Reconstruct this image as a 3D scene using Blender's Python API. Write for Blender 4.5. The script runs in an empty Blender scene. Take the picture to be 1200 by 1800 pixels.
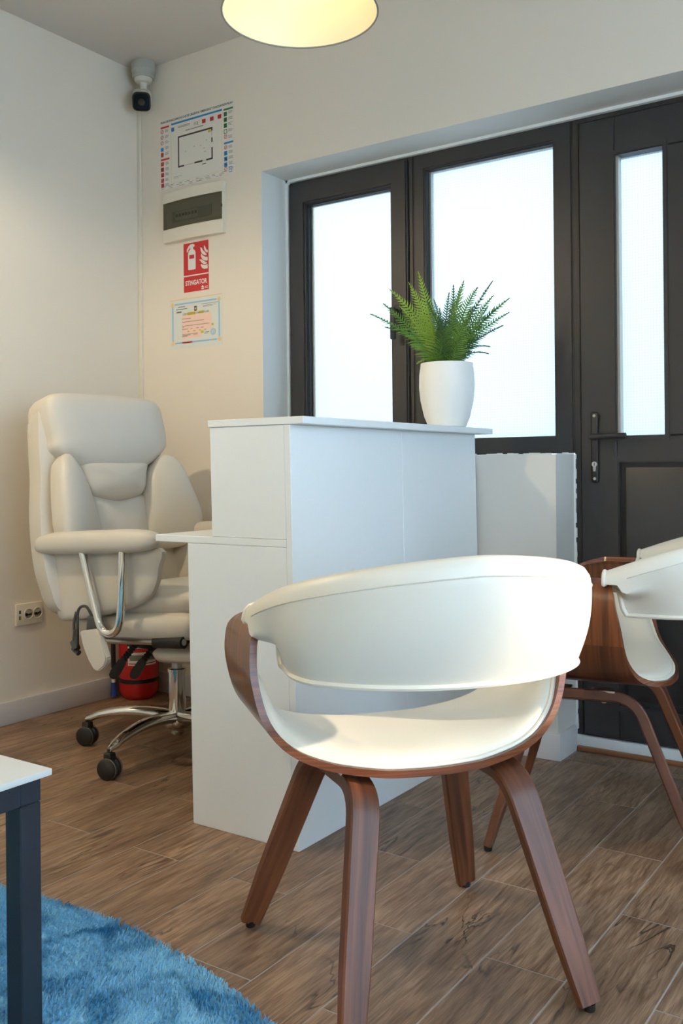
import bpy, bmesh, math, random
from math import sin, cos, pi, radians
from mathutils import Vector, Matrix

C = bpy.context.scene.collection
sc = bpy.context.scene
random.seed(7)

# ------------------------------------------------------------------ camera
cam_d = bpy.data.cameras.new('camera')
cam = bpy.data.objects.new('camera', cam_d)
C.objects.link(cam)
YAW, ROLL = -0.6004, -0.0093
Fv = Vector((sin(YAW), cos(YAW), 0)); Rv = Vector((cos(YAW), -sin(YAW), 0)); Uv = Vector((0, 0, 1))
R2 = cos(ROLL) * Rv + sin(ROLL) * Uv
U2 = -sin(ROLL) * Rv + cos(ROLL) * Uv
m = Matrix((R2, U2, -Fv)).transposed().to_4x4()
m.translation = (2.917, -2.7824, 0.91)
cam.matrix_world = m
cam_d.lens = 36 * 1656.8 / 1800
cam_d.sensor_width = 36
cam_d.shift_y = -76.46 / 1800
cam_d.clip_start = 0.02
cam_d.dof.use_dof = False
sc.camera = cam

# ------------------------------------------------------------------ world, sun, exposure
w = bpy.data.worlds.new('sky'); sc.world = w; w.use_nodes = True
nt = w.node_tree; nt.nodes.clear()
wo = nt.nodes.new('ShaderNodeOutputWorld'); bg = nt.nodes.new('ShaderNodeBackground')
tc = nt.nodes.new('ShaderNodeTexCoord'); sp = nt.nodes.new('ShaderNodeSeparateXYZ')
cr = nt.nodes.new('ShaderNodeValToRGB')
nt.links.new(tc.outputs['Generated'], sp.inputs[0]); nt.links.new(sp.outputs['Z'], cr.inputs[0])
cr.color_ramp.elements[0].position = 0.0; cr.color_ramp.elements[0].color = (0.47, 0.67, 0.90, 1)
cr.color_ramp.elements[1].position = 0.25; cr.color_ramp.elements[1].color = (0.57, 0.80, 1.06, 1)
nt.links.new(cr.outputs[0], bg.inputs[0]); bg.inputs[1].default_value = 9.0
nt.links.new(bg.outputs[0], wo.inputs[0])

SUN_DIR = Vector((0.931, 0.365, 0.33)).normalized()      # towards the sun
sd = bpy.data.lights.new('sun', 'SUN'); sd.energy = 4.4; sd.angle = radians(0.9); sd.color = (1.0, 0.82, 0.58)
so = bpy.data.objects.new('sun', sd); C.objects.link(so)
so.rotation_euler = SUN_DIR.to_track_quat('Z', 'Y').to_euler(); so.location = (8, -2, 5)

sc.view_settings.view_transform = 'Standard'; sc.view_settings.look = 'None'
sc.view_settings.exposure = 0.40; sc.view_settings.gamma = 1.0; sc.view_settings.use_curve_mapping = False
LAMP_W = 0.36; LAMP_FILL = 38.0
try:
    sc.cycles.use_denoising = True
    sc.cycles.max_bounces = 12; sc.cycles.diffuse_bounces = 7; sc.cycles.transparent_max_bounces = 12
    sc.cycles.sample_clamp_indirect = 6.0
    sc.cycles.caustics_reflective = False; sc.cycles.caustics_refractive = False
except Exception:
    pass

# ------------------------------------------------------------------ materials
def S(r, g, b):
    f = lambda c: (c / 255 / 12.92) if c / 255 <= 0.04045 else ((c / 255 + 0.055) / 1.055) ** 2.4
    return (f(r), f(g), f(b), 1)

def mat(name, col, rough=0.5, metal=0.0, noise=0.0, nscale=20.0, bump=0.0, bscale=80.0, coat=0.0, spec=0.5, stretch=None, coord='Object', emit=None, estr=0.0):
    m = bpy.data.materials.new(name); m.use_nodes = True
    nt = m.node_tree; b = nt.nodes['Principled BSDF']
    b.inputs['Base Color'].default_value = col; b.inputs['Roughness'].default_value = rough
    b.inputs['Metallic'].default_value = metal; b.inputs['Coat Weight'].default_value = coat
    b.inputs['Specular IOR Level'].default_value = spec
    if emit: b.inputs['Emission Color'].default_value = emit; b.inputs['Emission Strength'].default_value = estr
    if noise or bump:
        t = nt.nodes.new('ShaderNodeTexCoord'); mp = nt.nodes.new('ShaderNodeMapping')
        nt.links.new(t.outputs[coord], mp.inputs[0])
        if stretch: mp.inputs['Scale'].default_value = stretch
    if noise:
        n = nt.nodes.new('ShaderNodeTexNoise'); n.inputs['Scale'].default_value = nscale; n.inputs['Detail'].default_value = 6
        nt.links.new(mp.outputs[0], n.inputs['Vector'])
        x = nt.nodes.new('ShaderNodeMix'); x.data_type = 'RGBA'
        x.inputs[6].default_value = tuple(c * (1 - noise) for c in col[:3]) + (1,)
        x.inputs[7].default_value = tuple(min(1, c * (1 + noise)) for c in col[:3]) + (1,)
        nt.links.new(n.outputs['Fac'], x.inputs[0]); nt.links.new(x.outputs[2], b.inputs['Base Color'])
    if bump:
        n2 = nt.nodes.new('ShaderNodeTexNoise'); n2.inputs['Scale'].default_value = bscale; n2.inputs['Detail'].default_value = 4
        nt.links.new(mp.outputs[0], n2.inputs['Vector'])
        bp = nt.nodes.new('ShaderNodeBump'); bp.inputs['Strength'].default_value = bump; bp.inputs['Distance'].default_value = 0.002
        nt.links.new(n2.outputs['Fac'], bp.inputs['Height']); nt.links.new(bp.outputs[0], b.inputs['Normal'])
    return m

def wood(name, dark, light, scale, coord='UV', rough=0.3, coat=0.4):
    """veneer: grain runs along the first axis of the coordinate (stretched noise + fine pores)"""
    m = bpy.data.materials.new(name); m.use_nodes = True
    nt = m.node_tree; b = nt.nodes['Principled BSDF']
    t = nt.nodes.new('ShaderNodeTexCoord'); mp = nt.nodes.new('ShaderNodeMapping'); mp.inputs['Scale'].default_value = scale
    nt.links.new(t.outputs[coord], mp.inputs[0])
    oi = nt.nodes.new('ShaderNodeObjectInfo')
    ad = nt.nodes.new('ShaderNodeVectorMath'); ad.operation = 'ADD'
    mu = nt.nodes.new('ShaderNodeMath'); mu.operation = 'MULTIPLY'; mu.inputs[1].default_value = 13.0
    nt.links.new(oi.outputs['Random'], mu.inputs[0])
    nt.links.new(mp.outputs[0], ad.inputs[0]); nt.links.new(mu.outputs[0], ad.inputs[1])
    n = nt.nodes.new('ShaderNodeTexNoise'); n.inputs['Scale'].default_value = 1.0; n.inputs['Detail'].default_value = 8; n.inputs['Distortion'].default_value = 0.6
    nt.links.new(ad.outputs[0], n.inputs['Vector'])
    r = nt.nodes.new('ShaderNodeValToRGB')
    r.color_ramp.elements[0].position = 0.32; r.color_ramp.elements[0].color = dark
    r.color_ramp.elements[1].position = 0.68; r.color_ramp.elements[1].color = light
    nt.links.new(n.outputs['Fac'], r.inputs[0]); nt.links.new(r.outputs[0], b.inputs['Base Color'])
    b.inputs['Roughness'].default_value = rough; b.inputs['Coat Weight'].default_value = coat; b.inputs['Coat Roughness'].default_value = 0.15
    return m

M = {}
M['wall'] = mat('wall_paint', S(226, 216, 200), 0.85, noise=0.012, nscale=3, bump=0.12, bscale=60)
M['wall_cool_lit'] = mat('reveal_and_cool_lit_wall', S(216, 213, 206), 0.8, noise=0.02, nscale=8, bump=0.2, bscale=40)
M['ceiling'] = mat('ceiling_paint', S(205, 198, 190), 0.9, noise=0.01, nscale=3)
M['skirting'] = mat('white_skirting', S(214, 210, 208), 0.5, noise=0.01)
M['filler'] = mat('white_filler', S(232, 234, 230), 0.7, bump=0.5, bscale=30)
M['frame'] = mat('anthracite_pvc', S(48, 47, 48), 0.42, noise=0.04, nscale=30, bump=0.05, bscale=150)
M['gasket'] = mat('black_gasket', S(20, 22, 24), 0.6, noise=0.05)
M['bead'] = mat('spacer_bar', S(196, 192, 180), 0.35, metal=0.5, noise=0.05)
M['black_metal'] = mat('black_metal', S(30, 31, 33), 0.4, metal=0.3, noise=0.05)
M['lever'] = mat('black_lever', S(34, 34, 34), 0.5, noise=0.05)
M['steel'] = mat('steel', S(200, 200, 198), 0.28, metal=1.0, noise=0.03)
M['chrome'] = mat('chrome', S(226, 226, 222), 0.07, metal=1.0, noise=0.01)
M['melamine'] = mat('white_melamine', S(226, 230, 230), 0.38, noise=0.012, nscale=60, bump=0.04, bscale=300)
M['leather'] = mat('cream_leather', S(206, 199, 186), 0.42, noise=0.02, nscale=12, bump=0.12, bscale=350)
M['leather_seam'] = mat('cream_seam', S(176, 167, 150), 0.6, noise=0.05)
M['vinyl'] = mat('ivory_vinyl', S(220, 216, 203), 0.42, noise=0.015, nscale=15, bump=0.05, bscale=400)
M['piping'] = mat('ivory_piping', S(226, 221, 206), 0.42, noise=0.02)
M['stitch'] = mat('stitch_thread', S(206, 201, 188), 0.7, noise=0.1, nscale=400)
M['walnut'] = wood('walnut_veneer', S(74, 38, 20), S(140, 82, 44), (3.0, 75.0, 1.0))
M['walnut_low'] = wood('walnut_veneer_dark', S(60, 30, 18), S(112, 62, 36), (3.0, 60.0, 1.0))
M['walnut_leg'] = wood('walnut_leg', S(70, 36, 22), S(120, 70, 42), (3.0, 70.0, 1.0), 'UV', 0.45, 0.08)
M['ply_edge'] = wood('ply_edge', S(84, 42, 22), S(140, 78, 44), (2.0, 2.0, 300.0), 'Object', 0.3)
M['rubber'] = mat('black_rubber', S(24, 24, 25), 0.55, noise=0.08, nscale=60)
M['grey_plastic'] = mat('grey_plastic', S(62, 63, 66), 0.45, noise=0.03)
M['red'] = mat('red_enamel', S(186, 18, 22), 0.22, coat=0.5, noise=0.02)
M['blue'] = mat('blue_plastic', S(30, 62, 140), 0.4, noise=0.03)
M['print_white'] = mat('label_white', S(222, 220, 212), 0.5, noise=0.02)
M['print_red'] = mat('print_red', S(196, 44, 46), 0.6, noise=0.03)
M['print_grey'] = mat('print_grey', S(120, 118, 112), 0.7, noise=0.05)
M['print_dark'] = mat('print_dark', S(64, 60, 54), 0.7, noise=0.03)
M['print_blue'] = mat('print_blue', S(38, 132, 196), 0.6, noise=0.03)
M['print_green'] = mat('print_green', S(40, 130, 72), 0.6, noise=0.03)
M['print_yellow'] = mat('print_yellow', S(206, 178, 40), 0.6, noise=0.03)
M['print_cream'] = mat('print_cream', S(226, 208, 160), 0.7, noise=0.03)
M['print_pink'] = mat('print_pink', S(236, 200, 182), 0.7, noise=0.05, nscale=60)
M['print_sky'] = mat('print_skyblue', S(140, 184, 214), 0.6, noise=0.03)
M['print_orange'] = mat('print_orange', S(232, 190, 128), 0.6, noise=0.08, nscale=300)
M['paper'] = mat('laminated_paper', S(224, 218, 206), 0.35, noise=0.01, coat=0.2)
M['cert_paper'] = mat('certificate_paper', S(214, 216, 208), 0.35, noise=0.015)
M['panel'] = mat('ivory_plastic', S(222, 214, 196), 0.4, noise=0.01)
M['grey_box'] = mat('pale_grey_plastic', S(170, 170, 160), 0.5, noise=0.02)
M['cam_white'] = mat('camera_white', S(206, 202, 190), 0.4, noise=0.015)
M['black_gloss'] = mat('black_gloss', S(14, 14, 13), 0.12, noise=0.03)
M['lens'] = mat('lens_glass', S(58, 54, 48), 0.1, noise=0.05)
M['ceramic'] = mat('white_ceramic', S(236, 236, 232), 0.5, noise=0.01, bump=0.05, bscale=40)
M['soil'] = mat('dark_soil', S(60, 48, 36), 0.95, noise=0.3, nscale=90, bump=0.8, bscale=80)
M['table_top'] = mat('pale_stone_laminate', S(216, 216, 210), 0.45, noise=0.03, nscale=6)
M['navy_metal'] = mat('dark_table_metal', S(30, 38, 48), 0.45, noise=0.04)
M['sill_wood'] = wood('threshold_wood', S(120, 74, 44), S(158, 104, 66), (3.0, 60.0, 60.0), 'Object', 0.5, 0.0)
M['shade_in'] = mat('shade_enamel', S(246, 236, 204), 0.4, noise=0.01)
M['shade_out'] = mat('shade_outside', S(120, 122, 120), 0.5, noise=0.02)
M['bulb'] = mat('bulb_glass', S(255, 244, 214), 0.3, noise=0.01, emit=(1.0, 0.86, 0.55, 1), estr=3.0)
M['ground'] = mat('outdoor_paving', S(190, 190, 186), 0.9, noise=0.08, nscale=2)
M['grout'] = mat('grey_grout', S(160, 152, 146), 0.9, noise=0.06, nscale=40)

def frond_mat(name, a, b2):
    m = mat(name, a, 0.55, noise=0.25, nscale=30)
    nt = m.node_tree; b = nt.nodes['Principled BSDF']
    tr = nt.nodes.new('ShaderNodeBsdfTranslucent'); tr.inputs[0].default_value = b2
    mx = nt.nodes.new('ShaderNodeMixShader'); mx.inputs[0].default_value = 0.35
    out = nt.nodes['Material Output']
    nt.links.new(b.outputs[0], mx.inputs[1]); nt.links.new(tr.outputs[0], mx.inputs[2]); nt.links.new(mx.outputs[0], out.inputs[0])
    return m
M['fern'] = [frond_mat('fern_leaf', S(108, 146, 66), S(130, 170, 56)), frond_mat('fern_leaf_dark', S(78, 112, 68), S(90, 130, 56)), frond_mat('fern_leaf_lime', S(146, 178, 70), S(165, 195, 60))]

def pane_mat(name, trans, k=1.0):
    """patterned frosted glass: scatters daylight, a fine grid of small bumps"""
    m = bpy.data.materials.new(name); m.use_nodes = True
    nt = m.node_tree; nt.nodes.clear(); out = nt.nodes.new('ShaderNodeOutputMaterial')
    t = nt.nodes.new('ShaderNodeTexCoord'); vo = nt.nodes.new('ShaderNodeTexVoronoi')
    vo.inputs['Randomness'].default_value = 0.0; vo.inputs['Scale'].default_value = 110.0
    nt.links.new(t.outputs['Object'], vo.inputs['Vector'])
    r = nt.nodes.new('ShaderNodeValToRGB')
    r.color_ramp.elements[0].position = 0.25; r.color_ramp.elements[0].color = tuple(c * k for c in (0.84, 0.86, 0.87)) + (1,)
    r.color_ramp.elements[1].position = 0.42; r.color_ramp.elements[1].color = tuple(c * k for c in (0.98, 0.99, 1.0)) + (1,)
    nt.links.new(vo.outputs['Distance'], r.inputs[0])
    tl = nt.nodes.new('ShaderNodeBsdfTranslucent'); nt.links.new(r.outputs[0], tl.inputs[0])
    last = tl
    if trans:
        tp = nt.nodes.new('ShaderNodeBsdfTransparent'); nt.links.new(r.outputs[0], tp.inputs[0])
        mx = nt.nodes.new('ShaderNodeMixShader'); mx.inputs[0].default_value = trans
        nt.links.new(tl.outputs[0], mx.inputs[1]); nt.links.new(tp.outputs[0], mx.inputs[2]); last = mx
    gl = nt.nodes.new('ShaderNodeBsdfGlossy'); gl.inputs['Roughness'].default_value = 0.25
    mg = nt.nodes.new('ShaderNodeMixShader'); mg.inputs[0].default_value = 0.04
    nt.links.new(last.outputs[0], mg.inputs[1]); nt.links.new(gl.outputs[0], mg.inputs[2])
    nt.links.new(mg.outputs[0], out.inputs[0])
    return m
M['pane'] = pane_mat('patterned_glass', 0.6, 0.47)
M['pane_frost'] = pane_mat('frosted_glass', 0.0)

def tint_mat():
    m = bpy.data.materials.new('smoked_cover'); m.use_nodes = True
    nt = m.node_tree; nt.nodes.clear(); out = nt.nodes.new('ShaderNodeOutputMaterial')
    tp = nt.nodes.new('ShaderNodeBsdfTransparent'); tp.inputs[0].default_value = (0.74, 0.74, 0.68, 1)
    df = nt.nodes.new('ShaderNodeBsdfPrincipled'); df.inputs['Base Color'].default_value = S(96, 92, 80); df.inputs['Roughness'].default_value = 0.15
    mx = nt.nodes.new('ShaderNodeMixShader'); mx.inputs[0].default_value = 0.30
    nt.links.new(tp.outputs[0], mx.inputs[1]); nt.links.new(df.outputs[0], mx.inputs[2]); nt.links.new(mx.outputs[0], out.inputs[0])
    return m
M['smoke'] = tint_mat()

def plank_mat():
    """wood-look tile: brown with long grain, smoky patches and black cracks, tone differs tile by tile"""
    m = bpy.data.materials.new('wood_look_tile'); m.use_nodes = True
    nt = m.node_tree; b = nt.nodes['Principled BSDF']; N = nt.nodes.new; L = nt.links.new
    t = N('ShaderNodeTexCoord'); oi = N('ShaderNodeObjectInfo')
    mu = N('ShaderNodeMath'); mu.operation = 'MULTIPLY'; mu.inputs[1].default_value = 37.0; L(oi.outputs['Random'], mu.inputs[0])
    ad = N('ShaderNodeVectorMath'); ad.operation = 'ADD'; L(t.outputs['Object'], ad.inputs[0]); L(mu.outputs[0], ad.inputs[1])
    def noise(scale, st, det=6, dist=0.0):
        mp = N('ShaderNodeMapping'); mp.inputs['Scale'].default_value = st; L(ad.outputs[0], mp.inputs[0])
        n = N('ShaderNodeTexNoise'); n.inputs['Scale'].default_value = scale; n.inputs['Detail'].default_value = det; n.inputs['Distortion'].default_value = dist
        L(mp.outputs[0], n.inputs['Vector']); return n
    g = noise(14, (6, 0.55, 1), 8, 0.8); p = noise(5, (1.4, 0.7, 1), 4, 0.4); f = noise(60, (9, 0.35, 1), 3)
    r = N('ShaderNodeValToRGB'); e = r.color_ramp.elements
    e[0].position = 0.30; e[0].color = S(112, 84, 64); e[1].position = 0.70; e[1].color = S(176, 144, 116)
    L(g.outputs['Fac'], r.inputs[0])
    r2 = N('ShaderNodeValToRGB'); e = r2.color_ramp.elements
    e[0].position = 0.30; e[0].color = (0.62, 0.60, 0.60, 1); e[1].position = 0.58; e[1].color = (1, 1, 1, 1)
    L(p.outputs['Fac'], r2.inputs[0])
    r3 = N('ShaderNodeValToRGB'); e = r3.color_ramp.elements
    e[0].position = 0.34; e[0].color = (0.70, 0.68, 0.66, 1); e[1].position = 0.6; e[1].color = (1.06, 1.06, 1.06, 1)
    L(f.outputs['Fac'], r3.inputs[0])
    # cracks: thin zero-crossing of a stretched noise, present only where a second noise is high
    c = noise(5, (2.2, 0.42, 1), 4, 0.9)
    s1 = N('ShaderNodeMath'); s1.operation = 'SUBTRACT'; s1.inputs[1].default_value = 0.5; L(c.outputs['Fac'], s1.inputs[0])
    s2 = N('ShaderNodeMath'); s2.operation = 'ABSOLUTE'; L(s1.outputs[0], s2.inputs[0])
    s3 = N('ShaderNodeMapRange'); s3.inputs[1].default_value = 0.0; s3.inputs[2].default_value = 0.013; s3.inputs[3].default_value = 1; s3.inputs[4].default_value = 0
    L(s2.outputs[0], s3.inputs[0])
    q = noise(4, (1, 0.8, 1), 3); s4 = N('ShaderNodeMapRange'); s4.inputs[1].default_value = 0.50; s4.inputs[2].default_value = 0.60; L(q.outputs['Fac'], s4.inputs[0])
    s5 = N('ShaderNodeMath'); s5.operation = 'MULTIPLY'; L(s3.outputs[0], s5.inputs[0]); L(s4.outputs[0], s5.inputs[1])
    def mult(a, b2):
        x = N('ShaderNodeMix'); x.data_type = 'RGBA'; x.blend_type = 'MULTIPLY'; x.inputs[0].default_value = 1.0
        L(a, x.inputs[6]); L(b2, x.inputs[7]); return x.outputs[2]
    o = mult(mult(r.outputs[0], r2.outputs[0]), r3.outputs[0])
    tone = N('ShaderNodeMapRange'); tone.inputs[3].default_value = 0.86; tone.inputs[4].default_value = 1.12; L(oi.outputs['Random'], tone.inputs[0])
    o = mult(o, tone.outputs[0])
    x = N('ShaderNodeMix'); x.data_type = 'RGBA'; x.inputs[7].default_value = S(44, 36, 32); L(s5.outputs[0], x.inputs[0]); L(o, x.inputs[6])
    L(x.outputs[2], b.inputs['Base Color'])
    b.inputs['Roughness'].default_value = 0.42
    bp = N('ShaderNodeBump'); bp.inputs['Strength'].default_value = 0.18; bp.inputs['Distance'].default_value = 0.001
    L(f.outputs['Fac'], bp.inputs['Height']); L(bp.outputs[0], b.inputs['Normal'])
    return m
M['plank'] = plank_mat()

def rug_mat():
    m = mat('blue_shag', S(70, 140, 182), 0.95, spec=0.1)
    nt = m.node_tree; b = nt.nodes['Principled BSDF']; N = nt.nodes.new; L = nt.links.new
    t = N('ShaderNodeTexCoord'); n = N('ShaderNodeTexNoise'); n.inputs['Scale'].default_value = 9.0; n.inputs['Detail'].default_value = 8; n.inputs['Distortion'].default_value = 0.8
    L(t.outputs['Object'], n.inputs['Vector'])
    r = N('ShaderNodeValToRGB'); e = r.color_ramp.elements
    e[0].position = 0.34; e[0].color = S(62, 128, 170); e[1].position = 0.54; e[1].color = S(134, 190, 220)
    L(n.outputs['Fac'], r.inputs[0]); L(r.outputs[0], b.inputs['Base Color'])
    return m
M['rug'] = rug_mat()

# ------------------------------------------------------------------ mesh helpers
def obj(name, bm, m, parent=None, angle=35, uv=None):
    me = bpy.data.meshes.new(name)
    bmesh.ops.recalc_face_normals(bm, faces=bm.faces[:])
    bm.to_mesh(me); bm.free()
    for mm in (m if isinstance(m, (list, tuple)) else [m]): me.materials.append(mm)
    for p in me.polygons: p.use_smooth = True
    me.set_sharp_from_angle(angle=radians(angle))
    o = bpy.data.objects.new(name, me); C.objects.link(o)
    if parent is not None:
        o.parent = parent
    return o

def tag(o, label, cat, group=None):
    o['label'] = label; o['category'] = cat
    if group: o['group'] = group
    return o

def thing(name, label, cat, loc=(0, 0, 0), rotz=0.0, group=None):
    o = bpy.data.objects.new(name, None); C.objects.link(o)
    o.location = loc; o.rotation_euler = (0, 0, rotz); o.empty_display_size = 0.1
    return tag(o, label, cat, group)

def struct(o):
    o['kind'] = 'structure'; return o

def box(bm, lo, hi, bevel=0.0, mi=0, seg=2, rot=None):
    lo, hi = Vector(lo), Vector(hi)
    c = (lo + hi) / 2; s = hi - lo
    mt = Matrix.Translation(c) @ (rot.to_4x4() if rot else Matrix()) @ Matrix.Diagonal((*s, 1))
    r = bmesh.ops.create_cube(bm, size=1, matrix=mt)
    vs = r['verts']; fs = set(f for v in vs for f in v.link_faces)
    for f in fs: f.material_index = mi
    if bevel:
        es = list(set(e for v in vs for e in v.link_edges))
        rr = bmesh.ops.bevel(bm, geom=es, offset=bevel, segments=seg, affect='EDGES', profile=0.5)
        for f in rr['faces']: f.material_index = mi
    return vs

def quads(bm, rows, close_u=False, close_v=False, mi=0, capu=False):
    """rows: list of lists of Vectors"""
    V = [[bm.verts.new(p) for p in r] for r in rows]
    nu, nv = len(V), len(V[0]); F = []
    for i in range(nu if close_u else nu - 1):
        for j in range(nv if close_v else nv - 1):
            a, b, c, d = V[i][j], V[(i + 1) % nu][j], V[(i + 1) % nu][(j + 1) % nv], V[i][(j + 1) % nv]
            try:
                f = bm.faces.new((a, b, c, d)); f.material_index = mi; F.append(f)
            except ValueError: pass
    if capu:
        for r in (V[0], V[-1]):
            f = bm.faces.new(r); f.material_index = mi
    return V

def tube(bm, pts, r, n=10, mi=0, closed=False, rads=None):
    pts = [Vector(p) for p in pts]; rows = []; prev = None
    N = len(pts)
    for i, p in enumerate(pts):
        if closed: t = pts[(i + 1) % N] - pts[i - 1]
        else: t = pts[min(i + 1, N - 1)] - pts[max(i - 1, 0)]
        t.normalize()
        if prev is None:
            a = Vector((0, 0, 1)) if abs(t.z) < 0.9 else Vector((1, 0, 0))
            u = t.cross(a).normalized()
        else:
            u = (prev - t * prev.dot(t)).normalized()
        prev = u; v = t.cross(u); rr = rads[i] if rads else r
        rows.append([p + (u * cos(2 * pi * k / n) + v * sin(2 * pi * k / n)) * rr for k in range(n)])
    quads(bm, rows, close_u=closed, close_v=True, mi=mi, capu=not closed)

def lathe(bm, prof, n=32, mt=None, mi=0):
    mt = mt or Matrix(); rows = []
    for r, z in prof:
        rows.append([mt @ Vector((max(r, 1e-5) * cos(2 * pi * k / n), max(r, 1e-5) * sin(2 * pi * k / n), z)) for k in range(n)])
    quads(bm, rows, close_v=True, mi=mi, capu=True)

def catmull(P, n=8, closed=False):
    P = [Vector(p) for p in P]; out = []; N = len(P)
    rng = range(N if closed else N - 1)
    for i in rng:
        if closed: p0, p1, p2, p3 = P[i - 1], P[i], P[(i + 1) % N], P[(i + 2) % N]
        else: p0, p1, p2, p3 = P[max(i - 1, 0)], P[i], P[i + 1], P[min(i + 2, N - 1)]
        for k in range(n):
            t = k / n
            out.append(0.5 * ((2 * p1) + (p2 - p0) * t + (2 * p0 - 5 * p1 + 4 * p2 - p3) * t * t + (3 * p1 - p0 - 3 * p2 + p3) * t ** 3))
    if not closed: out.append(P[-1])
    return out

def prism(bm, pts2, fn, d0, d1, mi=0):
    """extrude a 2D outline; fn(u,v,d) -> Vector"""
    a = [bm.verts.new(fn(u, v, d0)) for u, v in pts2]; b = [bm.verts.new(fn(u, v, d1)) for u, v in pts2]
    for q in (a, b):
        f = bm.faces.new(q); f.material_index = mi
    for i in range(len(a)):
        f = bm.faces.new((a[i], a[(i + 1) % len(a)], b[(i + 1) % len(b)], b[i])); f.material_index = mi

def pillow(bm, outline, fn, bulge, depth, rings=7, pw=2.4, mi=0, edge=0.4):
    """cushion: outline in (u,v), front bulges by 'bulge' along d, back flat at -depth"""
    o = [Vector((p[0], p[1])) for p in outline]; n = len(o)
    c = sum(o, Vector((0, 0))) / n; rows = []
    rows.append([fn(*(c + (p - c) * 0.93), -depth) for p in o])
    rows.append([fn(*(c + (p - c) * 0.985), -depth * 0.6) for p in o])
    for i in range(rings + 1):
        s = cos(i / rings * pi / 2) if i < rings else 0.02
        h = bulge * (1 - s ** pw) ** (1 / pw)
        rows.append([fn(*(c + (p - c) * s), h) for p in o])
    quads(bm, rows, close_v=True, mi=mi, capu=True)

def new(): return bmesh.new()

def text_mesh(name, s, size, m, parent, loc, rot, bold=0.0, align='CENTER', xs=1.0):
    cu = bpy.data.curves.new(name, 'FONT'); cu.body = s; cu.size = size; cu.align_x = align; cu.align_y = 'CENTER'
    cu.offset = bold; cu.extrude = 0.0002; cu.resolution_u = 3
    t = bpy.data.objects.new('tmp_text', cu); C.objects.link(t)
    dg = bpy.context.evaluated_depsgraph_get()
    me = bpy.data.meshes.new_from_object(t.evaluated_get(dg)); bpy.data.objects.remove(t); bpy.data.curves.remove(cu)
    me.name = name; me.materials.clear(); me.materials.append(m)
    o = bpy.data.objects.new(name, me); C.objects.link(o); o.parent = parent
    o.location = loc; o.rotation_euler = rot; o.scale = (xs, 1, 1)
    return o

# ------------------------------------------------------------------ room shell
H, XR, YF = 2.576, 4.40, -4.60
D = 0.161                       # depth of the reveal: plane of the window frames
WX, WH, SX, SZ = 0.656, 2.040, 1.815, 0.949      # opening left, top, sill wall end, sill height
OXR = 2.66                      # right end of the opening (door side)
WT = 0.30

# floor: grout bed + individual tiles
bm = new(); box(bm, (-0.02, YF - 0.02, -0.06), (XR + 0.02, WT, -0.0008))
floor = struct(obj('floor', bm, M['grout']))
PW, PL, GX = 0.1555, 0.607, 2.140
bm = new(); box(bm, (-PW / 2 + 0.0016, -PL / 2 + 0.0016, -0.009), (PW / 2 - 0.0016, PL / 2 - 0.0016, 0.0), 0.0006, seg=1)
plank0 = obj('plank', bm, M['plank'], floor); first = True
for k in range(-14, 15):
    x0 = GX + k * PW
    if x0 + PW < 0.0 or x0 > XR: continue
    ph = -0.583 if k % 2 == 0 else -0.886
    for j in range(-9, 4):
        y0 = ph + j * PL
        ylim = 0.10 if x0 > SX - 0.1 else 0.0
        if y0 + PL < YF or y0 > ylim: continue
        # clip the tiles at the walls
        xa, xb = max(x0, 0.0), min(x0 + PW, XR); ya, yb = max(y0, YF), min(y0 + PL, ylim + 0.03)
        if xb - xa < 0.02 or yb - ya < 0.02: continue
        o = plank0 if first else plank0.copy()
        if not first: C.objects.link(o)
        first = False
        o.parent = floor
        o.location = ((xa + xb) / 2, (ya + yb) / 2, 0)
        o.scale = ((xb - xa) / PW, (yb - ya) / PL, 1)

bm = new(); box(bm, (-0.2, YF - 0.2, H), (XR + 0.2, WT, H + 0.12))
struct(obj('ceiling', bm, M['ceiling']))
bm = new(); box(bm, (-0.2, YF - 0.2, -0.06), (0, WT, H)); struct(obj('wall_left', bm, M['wall']))
bm = new(); box(bm, (0, YF - 0.2, -0.06), (XR, YF, H)); struct(obj('wall_front', bm, M['wall']))

# window wall: solid pieces around the opening; the reveal faces are cool white
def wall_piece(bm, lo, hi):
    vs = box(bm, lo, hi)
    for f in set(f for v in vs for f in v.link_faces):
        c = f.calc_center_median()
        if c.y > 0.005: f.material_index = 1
bm = new()
wall_piece(bm, (0, 0, -0.06), (WX, WT, H))
wall_piece(bm, (WX, 0, WH), (OXR, WT, H))
FW = (2.95, 3.95, 0.95, 2.15)            # frosted window further right, out of view
wall_piece(bm, (OXR, 0, -0.06), (FW[0], WT, H))
wall_piece(bm, (FW[0], 0, -0.06), (FW[1], WT, FW[2])); wall_piece(bm, (FW[0], 0, FW[3]), (FW[1], WT, H))
wall_piece(bm, (FW[1], 0, -0.06), (XR, WT, H))
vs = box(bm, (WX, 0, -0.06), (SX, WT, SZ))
for f in set(f for v in vs for f in v.link_faces): f.material_index = 1  # same wall below the window; cool daylight put into its paint colour
struct(obj('wall_back', bm, [M['wall'], M['wall_cool_lit']]))
RW = (-3.6, -0.85, 0.25, 2.35)           # unseen frosted shop window, invented to bring cool daylight from the right
CW = (-0.69, -0.03, 1.20, 1.76)         # unseen opening, invented and sized to shape the sun patch
bm = new()
box(bm, (XR, YF, -0.06), (XR + 0.2, RW[0], H)); box(bm, (XR, RW[1], -0.06), (XR + 0.2, CW[0], H)); box(bm, (XR, CW[1], -0.06), (XR + 0.2, WT, H))
for q in (RW, CW):
    box(bm, (XR, q[0], -0.06), (XR + 0.2, q[1], q[2])); box(bm, (XR, q[0], q[3]), (XR + 0.2, q[1], H))
struct(obj('wall_right', bm, M['wall']))
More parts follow.
